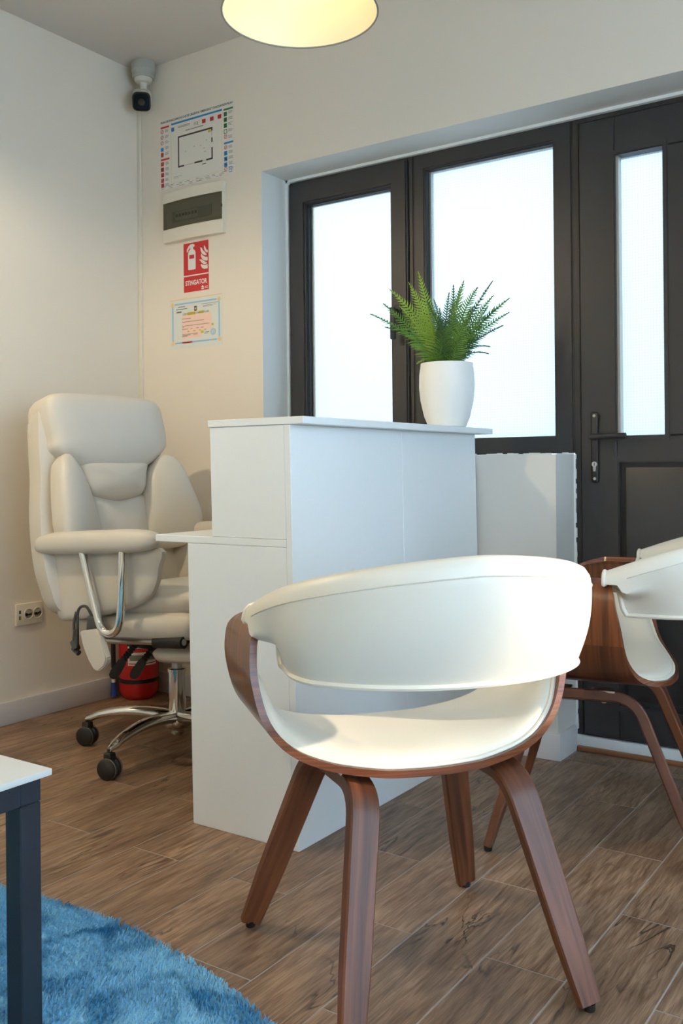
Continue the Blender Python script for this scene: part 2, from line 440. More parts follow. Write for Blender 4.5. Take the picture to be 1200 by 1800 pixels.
def far_window(name, r, pane, right=False):
    bm = new(); a0, a1, z0, z1 = r; t = 0.05 if pane else 0.012
    p0, p1 = (XR + 0.06, XR + 0.12) if right else (0.16, 0.22)
    mk = (lambda u0, u1, v0, v1, q0, q1: box(bm, (q0, u0, v0), (q1, u1, v1))) if right else (lambda u0, u1, v0, v1, q0, q1: box(bm, (u0, q0, v0), (u1, q1, v1)))
    mk(a0, a1, z0, z0 + t, p0, p1); mk(a0, a1, z1 - t, z1, p0, p1); mk(a0, a0 + t, z0 + t, z1 - t, p0, p1); mk(a1 - t, a1, z0 + t, z1 - t, p0, p1)
    o = struct(obj(name, bm, M['frame']))
    if pane:
        bm = new(); mk = (lambda u0, u1, v0, v1, q0, q1: box(bm, (q0, u0, v0), (q1, u1, v1))) if right else (lambda u0, u1, v0, v1, q0, q1: box(bm, (u0, q0, v0), (u1, q1, v1)))
        mk(a0 + t, a1 - t, z0 + t, z1 - t, p0 + 0.025, p0 + 0.030); obj('pane', bm, pane, o)
    return o
far_window('window_3', FW, M['pane_frost']); far_window('window_sun_slot', CW, None, True); far_window('window_5', RW, M['pane_frost'], True)
# unseen wall added to keep the low sun off the panes and the door
bm = new(); box(bm, (3.0, WT, -0.15), (3.16, 2.6, 3.3)); struct(obj('wall_sun_screen', bm, M['wall']))
# unseen block added outside to shade the shop window from the low sun
bm = new(); box(bm, (7.5, -4.2, -0.15), (10.5, 0.6, 3.5)); struct(obj('wall_sun_block', bm, M['ground']))

# outside ground
bm = new(); box(bm, (-30, -30, -0.5), (30, 30, -0.15)); g = struct(obj('ground', bm, M['ground']))

# skirting boards
bm = new(); box(bm, (0, YF, 0), (0.013, -0.013, 0.083), 0.003); struct(obj('baseboard_left', bm, M['skirting']))
bm = new(); box(bm, (0.0, -0.013, 0), (SX + 0.012, 0.0, 0.083), 0.003)
struct(obj('baseboard_back', bm, M['skirting']))
bm = new(); box(bm, (SX, -0.0005, 0), (SX + 0.012, D - 0.03, 0.083), 0.003)
struct(obj('baseboard_reveal', bm, M['skirting'])).name = 'baseboard_right'

# white filler bead between reveal and frames
bm = new()
box(bm, (WX, D - 0.012, 1.0), (WX + 0.010, D + 0.012, WH))
box(bm, (WX, D - 0.012, WH - 0.010), (OXR, D + 0.012, WH))
def ragged(bm, p0, p1, n, wdt, ax, seed):
    rr = random.Random(seed)
    for i in range(n):
        a = Vector(p0).lerp(Vector(p1), i / n); b2 = Vector(p0).lerp(Vector(p1), (i + 1) / n)
        h = wdt * (0.35 + rr.random())
        if ax == 'z': box(bm, (a.x, D - 0.006, a.z - 0.002), (b2.x, D + 0.001, a.z + h))
        else: box(bm, (a.x - 0.002, D - 0.006, a.z), (a.x + h, D + 0.001, b2.z))
ragged(bm, (WX, 0, SZ), (SX, 0, SZ), 60, 0.006, 'z', 1)
ragged(bm, (SX, 0, 0.0), (SX, 0, SZ), 60, 0.006, 'x', 2)
struct(obj('trim_1', bm, M['filler']))

# ------------------------------------------------------------------ windows
def rect_frame(bm, x0, x1, z0, z1, wd, ya, yb, bev=0.004, mi=0):
    """mitred rectangular frame, wd = (left,right,bottom,top)"""
    l, r, b, t = wd
    o = [(x0, z0), (x1, z0), (x1, z1), (x0, z1)]; i = [(x0 + l, z0 + b), (x1 - r, z0 + b), (x1 - r, z1 - t), (x0 + l, z1 - t)]
    rings = []
    for y, e in ((yb, 0), (ya, 0)):
        rings.append((y, o, i))
    V = {}
    for key, pts, y in (('of', o, ya), ('ob', o, yb), ('if', i, ya), ('ib', i, yb)):
        V[key] = [bm.verts.new((p[0], y, p[1])) for p in pts]
    for k in range(4):
        q = (k + 1) % 4
        for a, b2 in (('of', 'if'), ('if', 'ib'), ('ib', 'ob'), ('ob', 'of')):
            f = bm.faces.new((V[a][k], V[a][q], V[b2][q], V[b2][k])); f.material_index = mi
    if bev:
        es = [e for e in bm.edges if all(v in V['if'] or v in V['of'] for v in e.verts) and e.calc_length() > 0.05 and (e.verts[0] in V['if']) == (e.verts[1] in V['if'])]
        bmesh.ops.bevel(bm, geom=es, offset=bev, segments=2, affect='EDGES')
    return i

def glazing(parent, x0, x1, z0, z1, yg, ya):
    """dark gasket, light spacer bar and the pane"""
    bm = new(); rect_frame(bm, x0 - 0.004, x1 + 0.004, z0 - 0.004, z1 + 0.004, (0.007,) * 4, ya + 0.006, yg, 0)
    obj('gasket', bm, M['gasket'], parent)
    bm = new(); rect_frame(bm, x0, x1, z0, z1, (0.010, 0.005, 0.005, 0.005), yg - 0.002, yg + 0.006, 0)
    obj('spacer_bar', bm, M['bead'], parent)
    bm = new(); box(bm, (x0, yg + 0.004, z0), (x1, yg + 0.009, z1)); obj('pane', bm, M['pane'], parent)

# outer frame of the window band + left casement
win1 = struct(obj('window_1', (lambda b: (rect_frame(b, WX + 0.008, 1.225, SZ + 0.004, WH - 0.008, (0.02, 0.02, 0.05, 0.02), D, D + 0.07), b)[1])(new()), M['frame']))
bm = new(); rect_frame(bm, WX + 0.014, 1.203, SZ + 0.035, WH - 0.018, (0.075, 0.070, 0.075, 0.085), D - 0.012, D + 0.055, 0.006)
sash = obj('sash', bm, M['frame'], win1)
bm = new(); rect_frame(bm, WX + 0.089 - 0.012, 1.133 + 0.012, SZ + 0.098, WH - 0.103 + 0.012, (0.016,) * 4, D + 0.000, D + 0.03, 0.003)
obj('glazing_bead', bm, M['frame'], sash)
glazing(sash, WX + 0.093, 1.129, SZ + 0.114, WH - 0.107, D + 0.030, D)
# window handle
bm = new(); box(bm, (1.152, D - 0.022, 1.40), (1.180, D - 0.010, 1.50), 0.004)
tube(bm, [(1.166, D - 0.022, 1.475), (1.166, D - 0.05, 1.475)], 0.009, 10)
box(bm, (1.156, D - 0.060, 1.37), (1.176, D - 0.044, 1.487), 0.006)
obj('window_handle', bm, M['lever'], sash)

win2 = struct(obj('window_2', (lambda b: (rect_frame(b, 1.225, 1.815, SZ + 0.004, WH - 0.008, (0.045, 0.063, 0.055, 0.058), D, D + 0.07, 0.005), b)[1])(new()), M['frame']))
bm = new(); rect_frame(bm, 1.258, 1.763, SZ + 0.046, WH - 0.054, (0.014,) * 4, D + 0.004, D + 0.035, 0.003)
obj('glazing_bead', bm, M['frame'], win2)
glazing(win2, 1.270, 1.751, SZ + 0.058, WH - 0.067, D + 0.034, D + 0.004)
bm = new(); box(bm, (1.205, D + 0.010, SZ + 0.03), (1.226, D + 0.03, WH - 0.03)); obj('gasket', bm, M['gasket'], win2)

# ------------------------------------------------------------------ door
bm = new(); rect_frame(bm, 1.815, OXR, 0.045, WH - 0.008, (0.024, 0.024, 0.004, 0.020), D + 0.003, D + 0.075, 0.003)
bm2 = bm
door = struct(obj('door_1', bm2, M['frame']))
LX0, LX1, LZ0, LZ1 = 1.842, 2.635, 0.050, WH - 0.030
GA = (1.957, 2.108); GB = (2.369, 2.520); GZ = (1.003, 1.888); PZ = (0.150, 0.928)
bm = new()
def leaf_box(x0, x1, z0, z1): box(bm, (x0, D - 0.010, z0), (x1, D + 0.055, z1), 0.003, seg=1)
leaf_box(LX0, GA[0], LZ0, LZ1); leaf_box(GB[1], LX1, LZ0, LZ1)
leaf_box(GA[0], GB[1], GZ[1], LZ1); leaf_box(GA[1], GB[0], GZ[0], GZ[1]); leaf_box(GA[0], GB[1], PZ[1], GZ[0]); leaf_box(GA[0], GB[1], LZ0, PZ[0])
leaf = obj('door_leaf', bm, M['frame'], door)
for k, (a, b2) in enumerate((GA, GB)):
    bm = new(); rect_frame(bm, a - 0.014, b2 + 0.014, GZ[0] - 0.014, GZ[1] + 0.014, (0.016,) * 4, D - 0.014, D + 0.03, 0.003)
    gb = obj('glazing_bead', bm, M['frame'], leaf)
    bm = new(); box(bm, (a, D + 0.030, GZ[0]), (b2, D + 0.036, GZ[1])); obj('pane', bm, M['pane'], leaf)
    bm = new(); box(bm, (a + 0.002, D + 0.0, GZ[0] + 0.002), (a + 0.010, D + 0.029, GZ[1] - 0.002)); obj('spacer_bar', bm, M['bead'], leaf)
bm = new(); rect_frame(bm, GA[0] - 0.012, GB[1] + 0.012, PZ[0] - 0.012, PZ[1] + 0.012, (0.02,) * 4, D - 0.015, D + 0.02, 0.004)
obj('panel_bead', bm, M['frame'], leaf)
bm = new(); box(bm, (GA[0], D + 0.012, PZ[0]), (GB[1], D + 0.04, PZ[1]))
box(bm, (GA[0] + 0.022, D + 0.004, PZ[0] + 0.022), (GB[1] - 0.022, D + 0.014, PZ[1] - 0.022), 0.004)
obj('door_panel', bm, M['frame'], leaf)
# handle plate, lever, lock
bm = new(); box(bm, (1.877, D - 0.019, 0.858), (1.900, D - 0.0105, 1.082), 0.006, seg=3)
box(bm, (1.900, D - 0.017, 1.060), (1.904, D - 0.0105, 1.074), 0.001, seg=1)
plate = obj('handle_plate', bm, M['lever'], leaf)
bm = new(); tube(bm, [(1.8885, D - 0.019, 1.003), (1.8885, D - 0.048, 1.003)], 0.010, 14)
tube(bm, catmull([(1.8885, D - 0.040, 1.003), (1.893, D - 0.053, 1.003), (1.905, D - 0.056, 1.003), (1.95, D - 0.055, 1.003), (2.000, D - 0.054, 1.003)], 5), 0.0095, 12)
obj('lever', bm, M['lever'], plate)
bm = new(); lathe(bm, [(0, 0), (0.0085, 0), (0.0085, 0.003), (0, 0.003)], 20, Matrix.Translation((1.8885, D - 0.019, 0.916)) @ Matrix.Rotation(pi / 2, 4, 'X'))
box(bm, (1.884, D - 0.0215, 0.893), (1.893, D - 0.0185, 0.914), 0.0025)
obj('lock_cylinder', bm, M['steel'], plate)
bm = new(); box(bm, (1.8875, D - 0.0228, 0.911), (1.8895, D - 0.0215, 0.921)); obj('keyhole', bm, M['gasket'], plate)
for zz in (1.070, 0.870):
    bm = new(); lathe(bm, [(0, 0), (0.005, 0), (0.0045, 0.0015), (0, 0.002)], 14, Matrix.Translation((1.8885, D - 0.019, zz)) @ Matrix.Rotation(pi / 2, 4, 'X'))
    obj('screw', bm, M['steel'], plate)
# threshold: white painted strip and a wooden sill strip in front
bm = new(); box(bm, (SX, D - 0.012, 0.0), (OXR, D + 0.1, 0.044), 0.003)
th = struct(obj('trim_2', bm, M['filler']))
bm = new(); box(bm, (SX + 0.010, D - 0.032, 0.0), (OXR, D - 0.0125, 0.014), 0.003)
struct(obj('trim_3', bm, M['sill_wood']))

# ------------------------------------------------------------------ reception desk
desk = thing('reception_desk', 'white melamine reception desk with raised counter and low worktop, potted fern on top', 'desk', (1.556, -0.999, 0))
def dbox(name, lo, hi, bev=0.0012, lab=None):
    bm = new(); box(bm, lo, hi, bev, seg=1)
    for v in bm.verts:            # the carcass leans a little
        v.co.x += 0.0075 - 0.0155 * v.co.z
        v.co -= Vector((1.556, -0.999, 0))
    o = obj(name, bm, M['melamine'], desk)
    return o
T = 0.018
Y0, Y1 = -0.999, -0.016
dbox('front_panel', (1.556 - T, Y0, 0), (1.556, -0.48, 1.0165))
dbox('front_panel', (1.556 - T, -0.4794, 0), (1.556, Y1, 1.0165))
dbox('end_panel', (1.215, Y0 + 0.0005, 0), (1.5375, Y0 + T, 0.7215))
dbox('end_panel', (1.215, Y1 - T, 0), (1.5375, Y1, 0.7215))
dbox('upper_end_panel', (1.300, Y0 + 0.0005, 0.7405), (1.5375, Y0 + T, 1.0165))
dbox('upper_end_panel', (1.300, Y1 - T, 0.7405), (1.5375, Y1, 1.0165))
dbox('worktop', (1.100, Y0, 0.722), (1.5375, Y1, 0.740))
dbox('counter_top', (1.295, Y0 - 0.002, 1.017), (1.598, 0.030, 1.035))
dbox('shelf', (1.305, Y0 + T, 0.87), (1.5375, Y1 - T, 0.886))

# ------------------------------------------------------------------ visitor armchairs (bent plywood shell)
PROF = [(0, .376, -.105, .250), (.055, .3765, -.101, .250), (.104, .379, -.094, .250), (.184, .391, -.070, .248), (.247, .416, -.042, .243), (.289, .464, -.022, .246),
        (.309, .538, -.011, .248), (.309, .592, .000, .238), (.304, .619, .004, .205), (.290, .638, .010, .160), (.264, .651, .015, .115)]
def shell_profile():
    P = [Vector((x, z)) for x, z, a, b in PROF]; K = len(PROF)
    full = [(-x, z, a, b) for x, z, a, b in PROF[::-1]] + PROF[1:]
    pts = catmull([(x, z, 0) for x, z, a, b in full], 4); ya = catmull([(a, b, 0) for x, z, a, b in full], 4)
    s = 0.0; out = []
    for i, p in enumerate(pts):
        if i: s += (p - pts[i - 1]).length
        t = pts[min(i + 1, len(pts) - 1)] - pts[max(i - 1, 0)]; t.normalize()
        out.append((p.x, p.y, ya[i].x, ya[i].y, s, Vector((-t.y, t.x))))      # inward normal
    return out
SP = shell_profile(); SMID = SP[len(SP) // 2][4]
TH = 0.013

def shell_bm():
    bm = new(); uvl = bm.loops.layers.uv.new('UVMap'); nv = 10
    def row(i, off):
        x, z, a, b, s, n = SP[i]; R = []
        for j in range(nv + 1):
            R.append(Vector((x + n.x * off, a + (b - a) * j / nv, z + n.y * off)))
        return R
    N = len(SP)
    Vo = quads(bm, [row(i, 0) for i in range(N)], mi=0); Vi = quads(bm, [row(i, TH) for i in range(N)], mi=0)
    for j in (0, nv):
        for i in range(N - 1):
            f = bm.faces.new((Vo[i][j], Vo[i + 1][j], Vi[i + 1][j], Vi[i][j])); f.material_index = 1
    for i in (0, N - 1):
        for j in range(nv):
            f = bm.faces.new((Vo[i][j], Vo[i][j + 1], Vi[i][j + 1], Vi[i][j])); f.material_index = 1
    idx = {}
    for i in range(N):
        for j in range(nv + 1):
            for V in (Vo, Vi): idx[V[i][j]] = (SP[i][4], V[i][j].co.y)
    for f in bm.faces:
        zc = f.calc_center_median()
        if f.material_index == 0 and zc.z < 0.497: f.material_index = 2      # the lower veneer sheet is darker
        for l in f.loops: l[uvl].uv = idx[l.vert]
    return bm

def pad_bm():
    """thin upholstered pad lying in the shell, running up its sides"""
    bm = new(); I = [i for i in range(len(SP)) if SP[i][1] < 0.565]; rows_t = []; nv = 16
    k0, k1 = I[0], I[-1]; edge = []
    for i in I:
        x, z, a, b, s, n = SP[i]; u = abs(s - SMID) / (SP[k1][4] - SMID)
        a2, b2 = a + 0.014 + 0.02 * max(0, u - 0.75) * 2, b - 0.014 - 0.02 * max(0, u - 0.75) * 2
        R = []
        for j in range(nv + 1):
            v = 2 * j / nv - 1; vv = sin(v * pi / 2)
            h = 0.022 * (max(0.0, 1 - abs(u) ** 10) ** .5) * (max(0, 1 - abs(vv) ** 8) ** .5)
            y = (a2 + b2) / 2 + vv * (b2 - a2) / 2
            off = TH + 0.001 + h
            R.append(Vector((x + n.x * off, y, z + n.y * off)))
        rows_t.append(R)
    quads(bm, rows_t)
    rim = rows_t[0] + [r[-1] for r in rows_t[1:]] + rows_t[-1][::-1][1:] + [r[0] for r in rows_t[::-1][1:-1]]
    # skirt down to the shell
    rb = []
    return bm, rim

def band_profile(phi):
    """returns centre, outward plan normal, z bottom, z top for an angle -1..1 across the back"""
    a = phi * pi / 2; sn, cs = sin(a), cos(a)
    e = 0.95
    x = 0.306 * math.copysign(abs(sn) ** e, sn); y = 0.024 - 0.287 * abs(cs) ** e
    return x, y
def sstep(a, b, x):
    t = min(1, max(0, (x - a) / (b - a))); return t * t * (3 - 2 * t)
def band_rows():
    n = 160; NB = 96; P = []
    for i in range(n + 1):
        P.append(Vector(band_profile(-1 + 2 * i / n)))
    # resample evenly
    L = [0]
    for i in range(n): L.append(L[-1] + (P[i + 1] - P[i]).length)
    Q = []
    for k in range(NB + 1):
        d = L[-1] * k / NB; i = max(j for j in range(n + 1) if L[j] <= d + 1e-9); i = min(i, n - 1)
        Q.append(P[i].lerp(P[i + 1], (d - L[i]) / max(1e-9, L[i + 1] - L[i])))
    rows = []; info = []
    for k, p in enumerate(Q):
        t = Q[min(k + 1, NB)] - Q[max(k - 1, 0)]; t.normalize(); nr = Vector((t.y, -t.x))
        if nr.dot(p - Vector((0, 0.05))) < 0: nr = -nr
        d = abs(2 * k / NB - 1)                     # 0 at rear centre .. 1 at ends
        zt = 0.774 - 0.104 * d ** 1.7; zb = 0.567 + 0.055 * sstep(0.905, 0.940, d) + max(0, (d - 0.94) / 0.06) * 0.006; rb = -0.046 * sstep(0.55, 0.90, d); ww = sstep(0.74, 0.92, d)
        lean = 0.042 * (1 - sstep(0.10, 1.0, d)) + 0.007; th = 0.044 - 0.004 * d
        hh = zt - zb; sec = []; rt = min(0.030, hh * 0.45)
        def pt(r, z): sec.append(Vector((p.x + nr.x * r, p.y + nr.y * r, z)))
        bul = 0.012 * (1 - 0.5 * d)
        for q in range(14):                     # outer face going up
            f = q / 13; S_ = (1 - ww) * f + ww * sstep(.36, .62, f); pt(rb + (lean - rb) * S_ + bul * sin(pi * f) * (1 - 0.8 * sstep(.6, .9, d)), zb + (hh - rt) * f)
        for q in range(1, 6):                   # rounded top
            an = q / 6 * pi; pt(lean - th / 2 + th / 2 * cos(an), zt - rt + rt * sin(an))
        for q in range(6):                      # inner face going down
            f = q / 5; pt(lean - th + (rb - lean * 0.55) * f * 0.8 - 0.006 * sin(pi * f), zt - rt - (hh - rt * 1.2) * f)
        pt(rb - th * 0.45, zb - 0.002)
        rows.append(sec); info.append((p, nr, zb, zt, lean, d))
    return rows

def make_armchair():
    t = thing('armchair', '', 'chair')
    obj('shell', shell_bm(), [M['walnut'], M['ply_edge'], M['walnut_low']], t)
    bm, rim = pad_bm(); seat = obj('seat', bm, M['vinyl'], t, angle=60)
    bm = new(); tube(bm, rim, 0.0055, 8, closed=True); obj('piping', bm, M['piping'], seat)
    rows = band_rows()
    bm = new(); quads(bm, rows, close_v=True, capu=True); back = obj('backrest', bm, M['vinyl'], t, angle=50)
    ns = len(rows[0])
    bm = new(); tube(bm, [r[0] for r in rows], 0.0055, 8)
    tube(bm, [rows[0][i] for i in range(ns)], 0.005, 8, closed=True); tube(bm, [rows[-1][i] for i in range(ns)], 0.005, 8, closed=True)
    obj('piping', bm, M['piping'], back)
    bm = new(); tube(bm, [r[13] for r in rows[5:-5]], 0.0014, 6); obj('seam', bm, M['stitch'], back)
    feet = {'fl': (-.266, .231), 'fr': (.216, .263), 'rr': (.216, -.231), 'rl': (-.208, -.244)}
    tops = {'fl': (-.150, .140), 'fr': (.135, .150), 'rr': (.150, -.100), 'rl': (-.130, -.090)}
    ZB = 0.361
    for sd_, f_, r_ in (('l', 'fl', 'rl'), ('r', 'fr', 'rr')):
        mid = (Vector((*tops[f_], ZB)) + Vector((*tops[r_], ZB))) / 2
        for k in (f_, r_):
            top = Vector((*tops[k], ZB)); ft = Vector((*feet[k], 0.010))
            dn = (ft - top).normalized(); ib = (mid - top).normalized()
            rr = 0.055; a = top + ib * rr; b2 = top + dn * rr; path = [mid, mid.lerp(a, .5)]
            for q in range(9):
                tt = q / 8; path.append(a * (1 - tt) ** 2 + top * 2 * tt * (1 - tt) + b2 * tt * tt)
            for q in (0.33, 0.66, 1.0): path.append(b2.lerp(ft, q))
            side = dn.cross(ib).normalized()
            if side.x < 0: side = -side
            rows_ = []; L = len(path)
            for i, p in enumerate(path):
                tg = (path[min(i + 1, L - 1)] - path[max(i - 1, 0)]).normalized(); nn = tg.cross(side).normalized()
                hw = 0.0275 if i < 11 else 0.0275 - 0.004 * (i - 10) / 3; ht = 0.0125 if i < 11 else 0.0125 - 0.001 * (i - 10) / 3; c = 0.003
                if i == L - 1: hw -= 0.003; ht -= 0.003
                sec = [(-hw + c, -ht), (hw - c, -ht), (hw, -ht + c), (hw, ht - c), (hw - c, ht), (-hw + c, ht), (-hw, ht - c), (-hw, -ht + c)]
                rows_.append([p + side * u + nn * v for u, v in sec])
            bm = new(); Vq = quads(bm, rows_, close_v=True, capu=True); uvl = bm.loops.layers.uv.new('UVMap'); ix = {}; acc = 0.0
            for i in range(L):
                acc += (path[i] - path[i - 1]).length if i else 0
                for j in range(8): ix[Vq[i][j]] = (acc, sec[j][0] + 0.3 * sec[j][1])
            for f in bm.faces:
                for l in f.loops: l[uvl].uv = ix[l.vert]
            leg = obj('leg', bm, M['walnut_leg'], t, angle=30)
            bm = new(); lathe(bm, [(0, 0), (0.009, 0), (0.010, 0.003), (0.010, 0.012), (0, 0.012)], 14, Matrix.Translation((ft.x, ft.y, 0.0)))
            obj('foot_pad', bm, M['rubber'], leg)
        for yy in (-0.020, 0.085):
            bm = new(); box(bm, (mid.x - 0.02, yy - 0.028, ZB + 0.0120), (mid.x + 0.02, yy + 0.03, 0.3785), 0.0015)
            lathe(bm, [(0, 0), (0.006, 0.001), (0.007, 0.004), (0, 0.004)], 10, Matrix.Translation((mid.x, yy, ZB - 0.0165)))
            obj('bracket', bm, M['steel'], t)
    return t

def dup(root, label, loc, rotz):
    r = root.copy(); C.objects.link(r); r.location = loc; r.rotation_euler = (0, 0, rotz); r['label'] = label
    for ch in list(root.children):
        c = ch.copy(); C.objects.link(c); c.parent = r
        for g2 in list(ch.children):
            d2 = g2.copy(); C.objects.link(d2); d2.parent = c
    return r

GRP = 'bentwood visitor armchairs before the desk'
ch1 = make_armchair(); ch1['group'] = GRP
ch1['label'] = 'walnut and ivory bentwood armchair nearest the camera, sunlit back, standing alone before the white desk'
ch1.location = (2.046, -1.276, 0); ch1.rotation_euler = (0, 0, radians(141.4 - 90))
ch2 = dup(ch1, 'walnut and ivory bentwood armchair before the black door, cut off by right edge', (2.171, -0.377, 0), radians(189.5 - 90))
for c in ch2.children:                 # its leg frames are screwed on a little further forward
    if c.name.startswith(('leg', 'bracket')): c.location = (-0.055, 0.065, 0)

# ------------------------------------------------------------------ office chair
oc = thing('office_chair', 'cream padded leather office chair on a chrome five-star base with casters behind the desk', 'office chair', (0.740, -0.560, 0))
OCL = Vector((0.740, -0.560, 0))
def oco(name, bm, m, parent=None, angle=50):
    for v in bm.verts: v.co -= OCL
    return obj(name, bm, m, parent or oc, angle)
YC = -0.56
BX, BK = 0.56, -0.24
nb = Vector((1, 0, 0.24)).normalized(); ub = Vector((-0.24, 0, 1)).normalized()
def bpl(off=0.0):            # (u across, v = height z, d forward of the backrest plane)
    return lambda u, v, d: Vector((BX + BK * (v - 0.5), YC + u, v)) + nb * (d + off)
def smooth2(L, n=5): return [(p.x, p.y) for p in catmull([(a, b, 0) for a, b in L], n, True)]
# carcass behind the cushions
car = smooth2([(-.235, 1.13), (-.15, 1.15), (0, 1.152), (.15, 1.15), (.235, 1.13), (.262, 1.02), (.275, .92), (.30, .80), (.315, .68), (.31, .56), (.26, .47), (0, .46), (-.26, .47), (-.31, .56), (-.315, .68), (-.30, .80), (-.275, .92), (-.262, 1.02)])
bm = new(); pillow(bm, car, bpl(-0.045), 0.02, 0.085, 5)
back = oco('backrest', bm, M['leather'])
hd = smooth2([(-.245, 1.09), (-.240, 1.02), (-.238, .980), (-.18, .940), (-.10, .908), (0, .896), (.10, .908), (.18, .940), (.245, .982), (.264, 1.02), (.266, 1.09), (.255, 1.145), (.20, 1.168), (0, 1.172), (-.20, 1.166), (-.238, 1.14)])
bm = new(); pillow(bm, hd, bpl(-0.01), 0.052, 0.115, 8, 2.6); oco('headrest', bm, M['leather'])
wing = [(-.232, .968), (-.205, .968), (-.172, .935), (-.145, .89), (-.122, .825), (-.107, .765), (-.10, .70), (-.12, .655), (-.20, .640), (-.275, .665), (-.308, .73), (-.305, .79), (-.285, .88), (-.262, .945)]
for sgn in (-1, 1):
    ol = smooth2([(sgn * a, b) for a, b in wing])
    base = bpl(-0.02)
    def fnw(u, v, d): return base(u, v, d) + Vector((max(0, abs(u) - 0.12) * 0.42, 0, 0))
    bm = new(); pillow(bm, ol, fnw, 0.050, 0.05, 7, 2.3); oco('side_bolster', bm, M['leather'])
rl = smooth2([(-.150, .95), (-.145, .90), (-.125, .845), (-.085, .822), (0, .810), (.085, .822), (.125, .845), (.145, .90), (.150, .95), (0, .965)])
bm = new(); pillow(bm, rl, bpl(-0.02), 0.058, 0.03, 7, 2.2); oco('neck_roll', bm, M['leather'])
lo = smooth2([(-.125, .83), (0, .82), (.125, .83), (.125, .70), (.14, .60), (.15, .52), (0, .50), (-.15, .52), (-.14, .60), (-.125, .70)])
bm = new(); pillow(bm, lo, bpl(-0.03), 0.040, 0.03, 7, 2.6); oco('lumbar_cushion', bm, M['leather'])
# seat: base box and top cushion, tipped up to the front
TILT = 0.075
def slope(x): return TILT * (x - 0.68)
def seat_pad(x0, x1, y0, y1, z0, z1, r=0.06, pw=5.0):
    bm = new(); nx, ny = 14, 14; top = []; bot = []
    for i in range(nx + 1):
        a = -1 + 2 * i / nx; a = sin(a * pi / 2); T1 = []; B1 = []
        for j in range(ny + 1):
            b = -1 + 2 * j / ny; b = sin(b * pi / 2)
            # rounded-square mapping
            k = 0.90 + 0.10 * (1 - (abs(a * b)) ** 2)
            x = (x0 + x1) / 2 + a * (x1 - x0) / 2 * k; y = (y0 + y1) / 2 + b * (y1 - y0) / 2 * k
            h = (1 - abs(a) ** pw) ** 0.5 * (1 - abs(b) ** pw) ** 0.5
            zm = z0 + (z1 - z0) * 0.55
            T1.append(Vector((x, y, zm + (z1 - zm) * h + slope(x)))); B1.append(Vector((x, y, zm + (z0 - zm) * min(1, h * 1.5) + slope(x))))
        top.append(T1); bot.append(B1)
    quads(bm, top); quads(bm, bot)
    bmesh.ops.remove_doubles(bm, verts=bm.verts[:], dist=1e-5)
    return bm
oco('seat_base', seat_pad(0.50, 1.05, YC - 0.265, YC + 0.265, 0.392, 0.478, pw=12), M['leather'])
oco('seat_cushion', seat_pad(0.53, 1.06, YC - 0.250, YC + 0.250, 0.465, 0.548, pw=6), M['leather'])
# side panels, armrests, chrome brackets on both sides
sidep = [(.470, .64), (.475, .55), (.485, .47), (.505, .443), (.540, .440), (.69, .466), (.83, .505), (.895, .540), (.925, .580), (.935, .625), (.935, .685), (.70, .675), (.50, .662)]
for sgn in (-1, 1):
    yo = YC + sgn * 0.272
    ol = smooth2(sidep, 4)
    bm = new(); pillow(bm, ol, (lambda u, v, d: Vector((u, yo + sgn * d, v))), 0.016, 0.035, 5, 2.8)
    sp_ = oco('side_panel', bm, M['leather'])
    # armrest: long soft pad
    bm = new(); rows = []; n = 22
    for i in range(n + 1):
        a = -1 + 2 * i / n; e = max(0.0, 1 - abs(a) ** 5) ** (1 / 2.4); x = 0.69 + a * 0.272; zc = 0.694 + 0.055 * (x - 0.68) - 0.012 * (a < -0.6) * (-a - 0.6)
        hw, hz = 0.043 * max(0.12, e), 0.036 * max(0.10, e)
        if i in (0, n): hw *= 0.3; hz *= 0.3
        rows.append([Vector((x, yo + sgn * 0.022 + hw * math.copysign(abs(cos(q)) ** 0.7, cos(q)), zc + hz * math.copysign(abs(sin(q)) ** 0.8, sin(q)))) for q in [2 * pi * k / 18 for k in range(18)]])
    quads(bm, rows, close_v=True, capu=True); oco('armrest', bm, M['leather'])
    ybar = yo + sgn * 0.040
    P = [(.654, ybar, .672), (.682, ybar, .588), (.714, ybar, .494), (.732, ybar, .450), (.754, ybar, .431), (.780, ybar, .429), (.804, ybar, .443), (.818, ybar, .475), (.825, ybar, .545), (.832, ybar, .680)]
    bm = new(); tube(bm, catmull(P, 5), 0.0125, 14); oco('arm_bracket', bm, M['chrome'])
# under-seat rail, mechanism, footrest
for sgn in (-1, 1):
    bm = new(); tube(bm, [(0.60, YC + sgn * 0.235, 0.380), (1.0, YC + sgn * 0.235, 0.412)], 0.010, 10); oco('seat_rail', bm, M['steel'])
bm = new(); box(bm, (0.63, YC - 0.12, 0.345), (0.90, YC + 0.12, 0.392), 0.006); oco('mechanism', bm, M['black_metal'])
bm = new(); tube(bm, [(0.885, YC - 0.236, 0.402), (1.0, YC - 0.236, 0.411)], 0.0175, 12); oco('rail_sleeve', bm, M['rubber'])
bm = seat_pad(0.80, 1.06, YC - 0.20, YC + 0.20, 0.315, 0.365, pw=8); oco('footrest', bm, M['leather'])
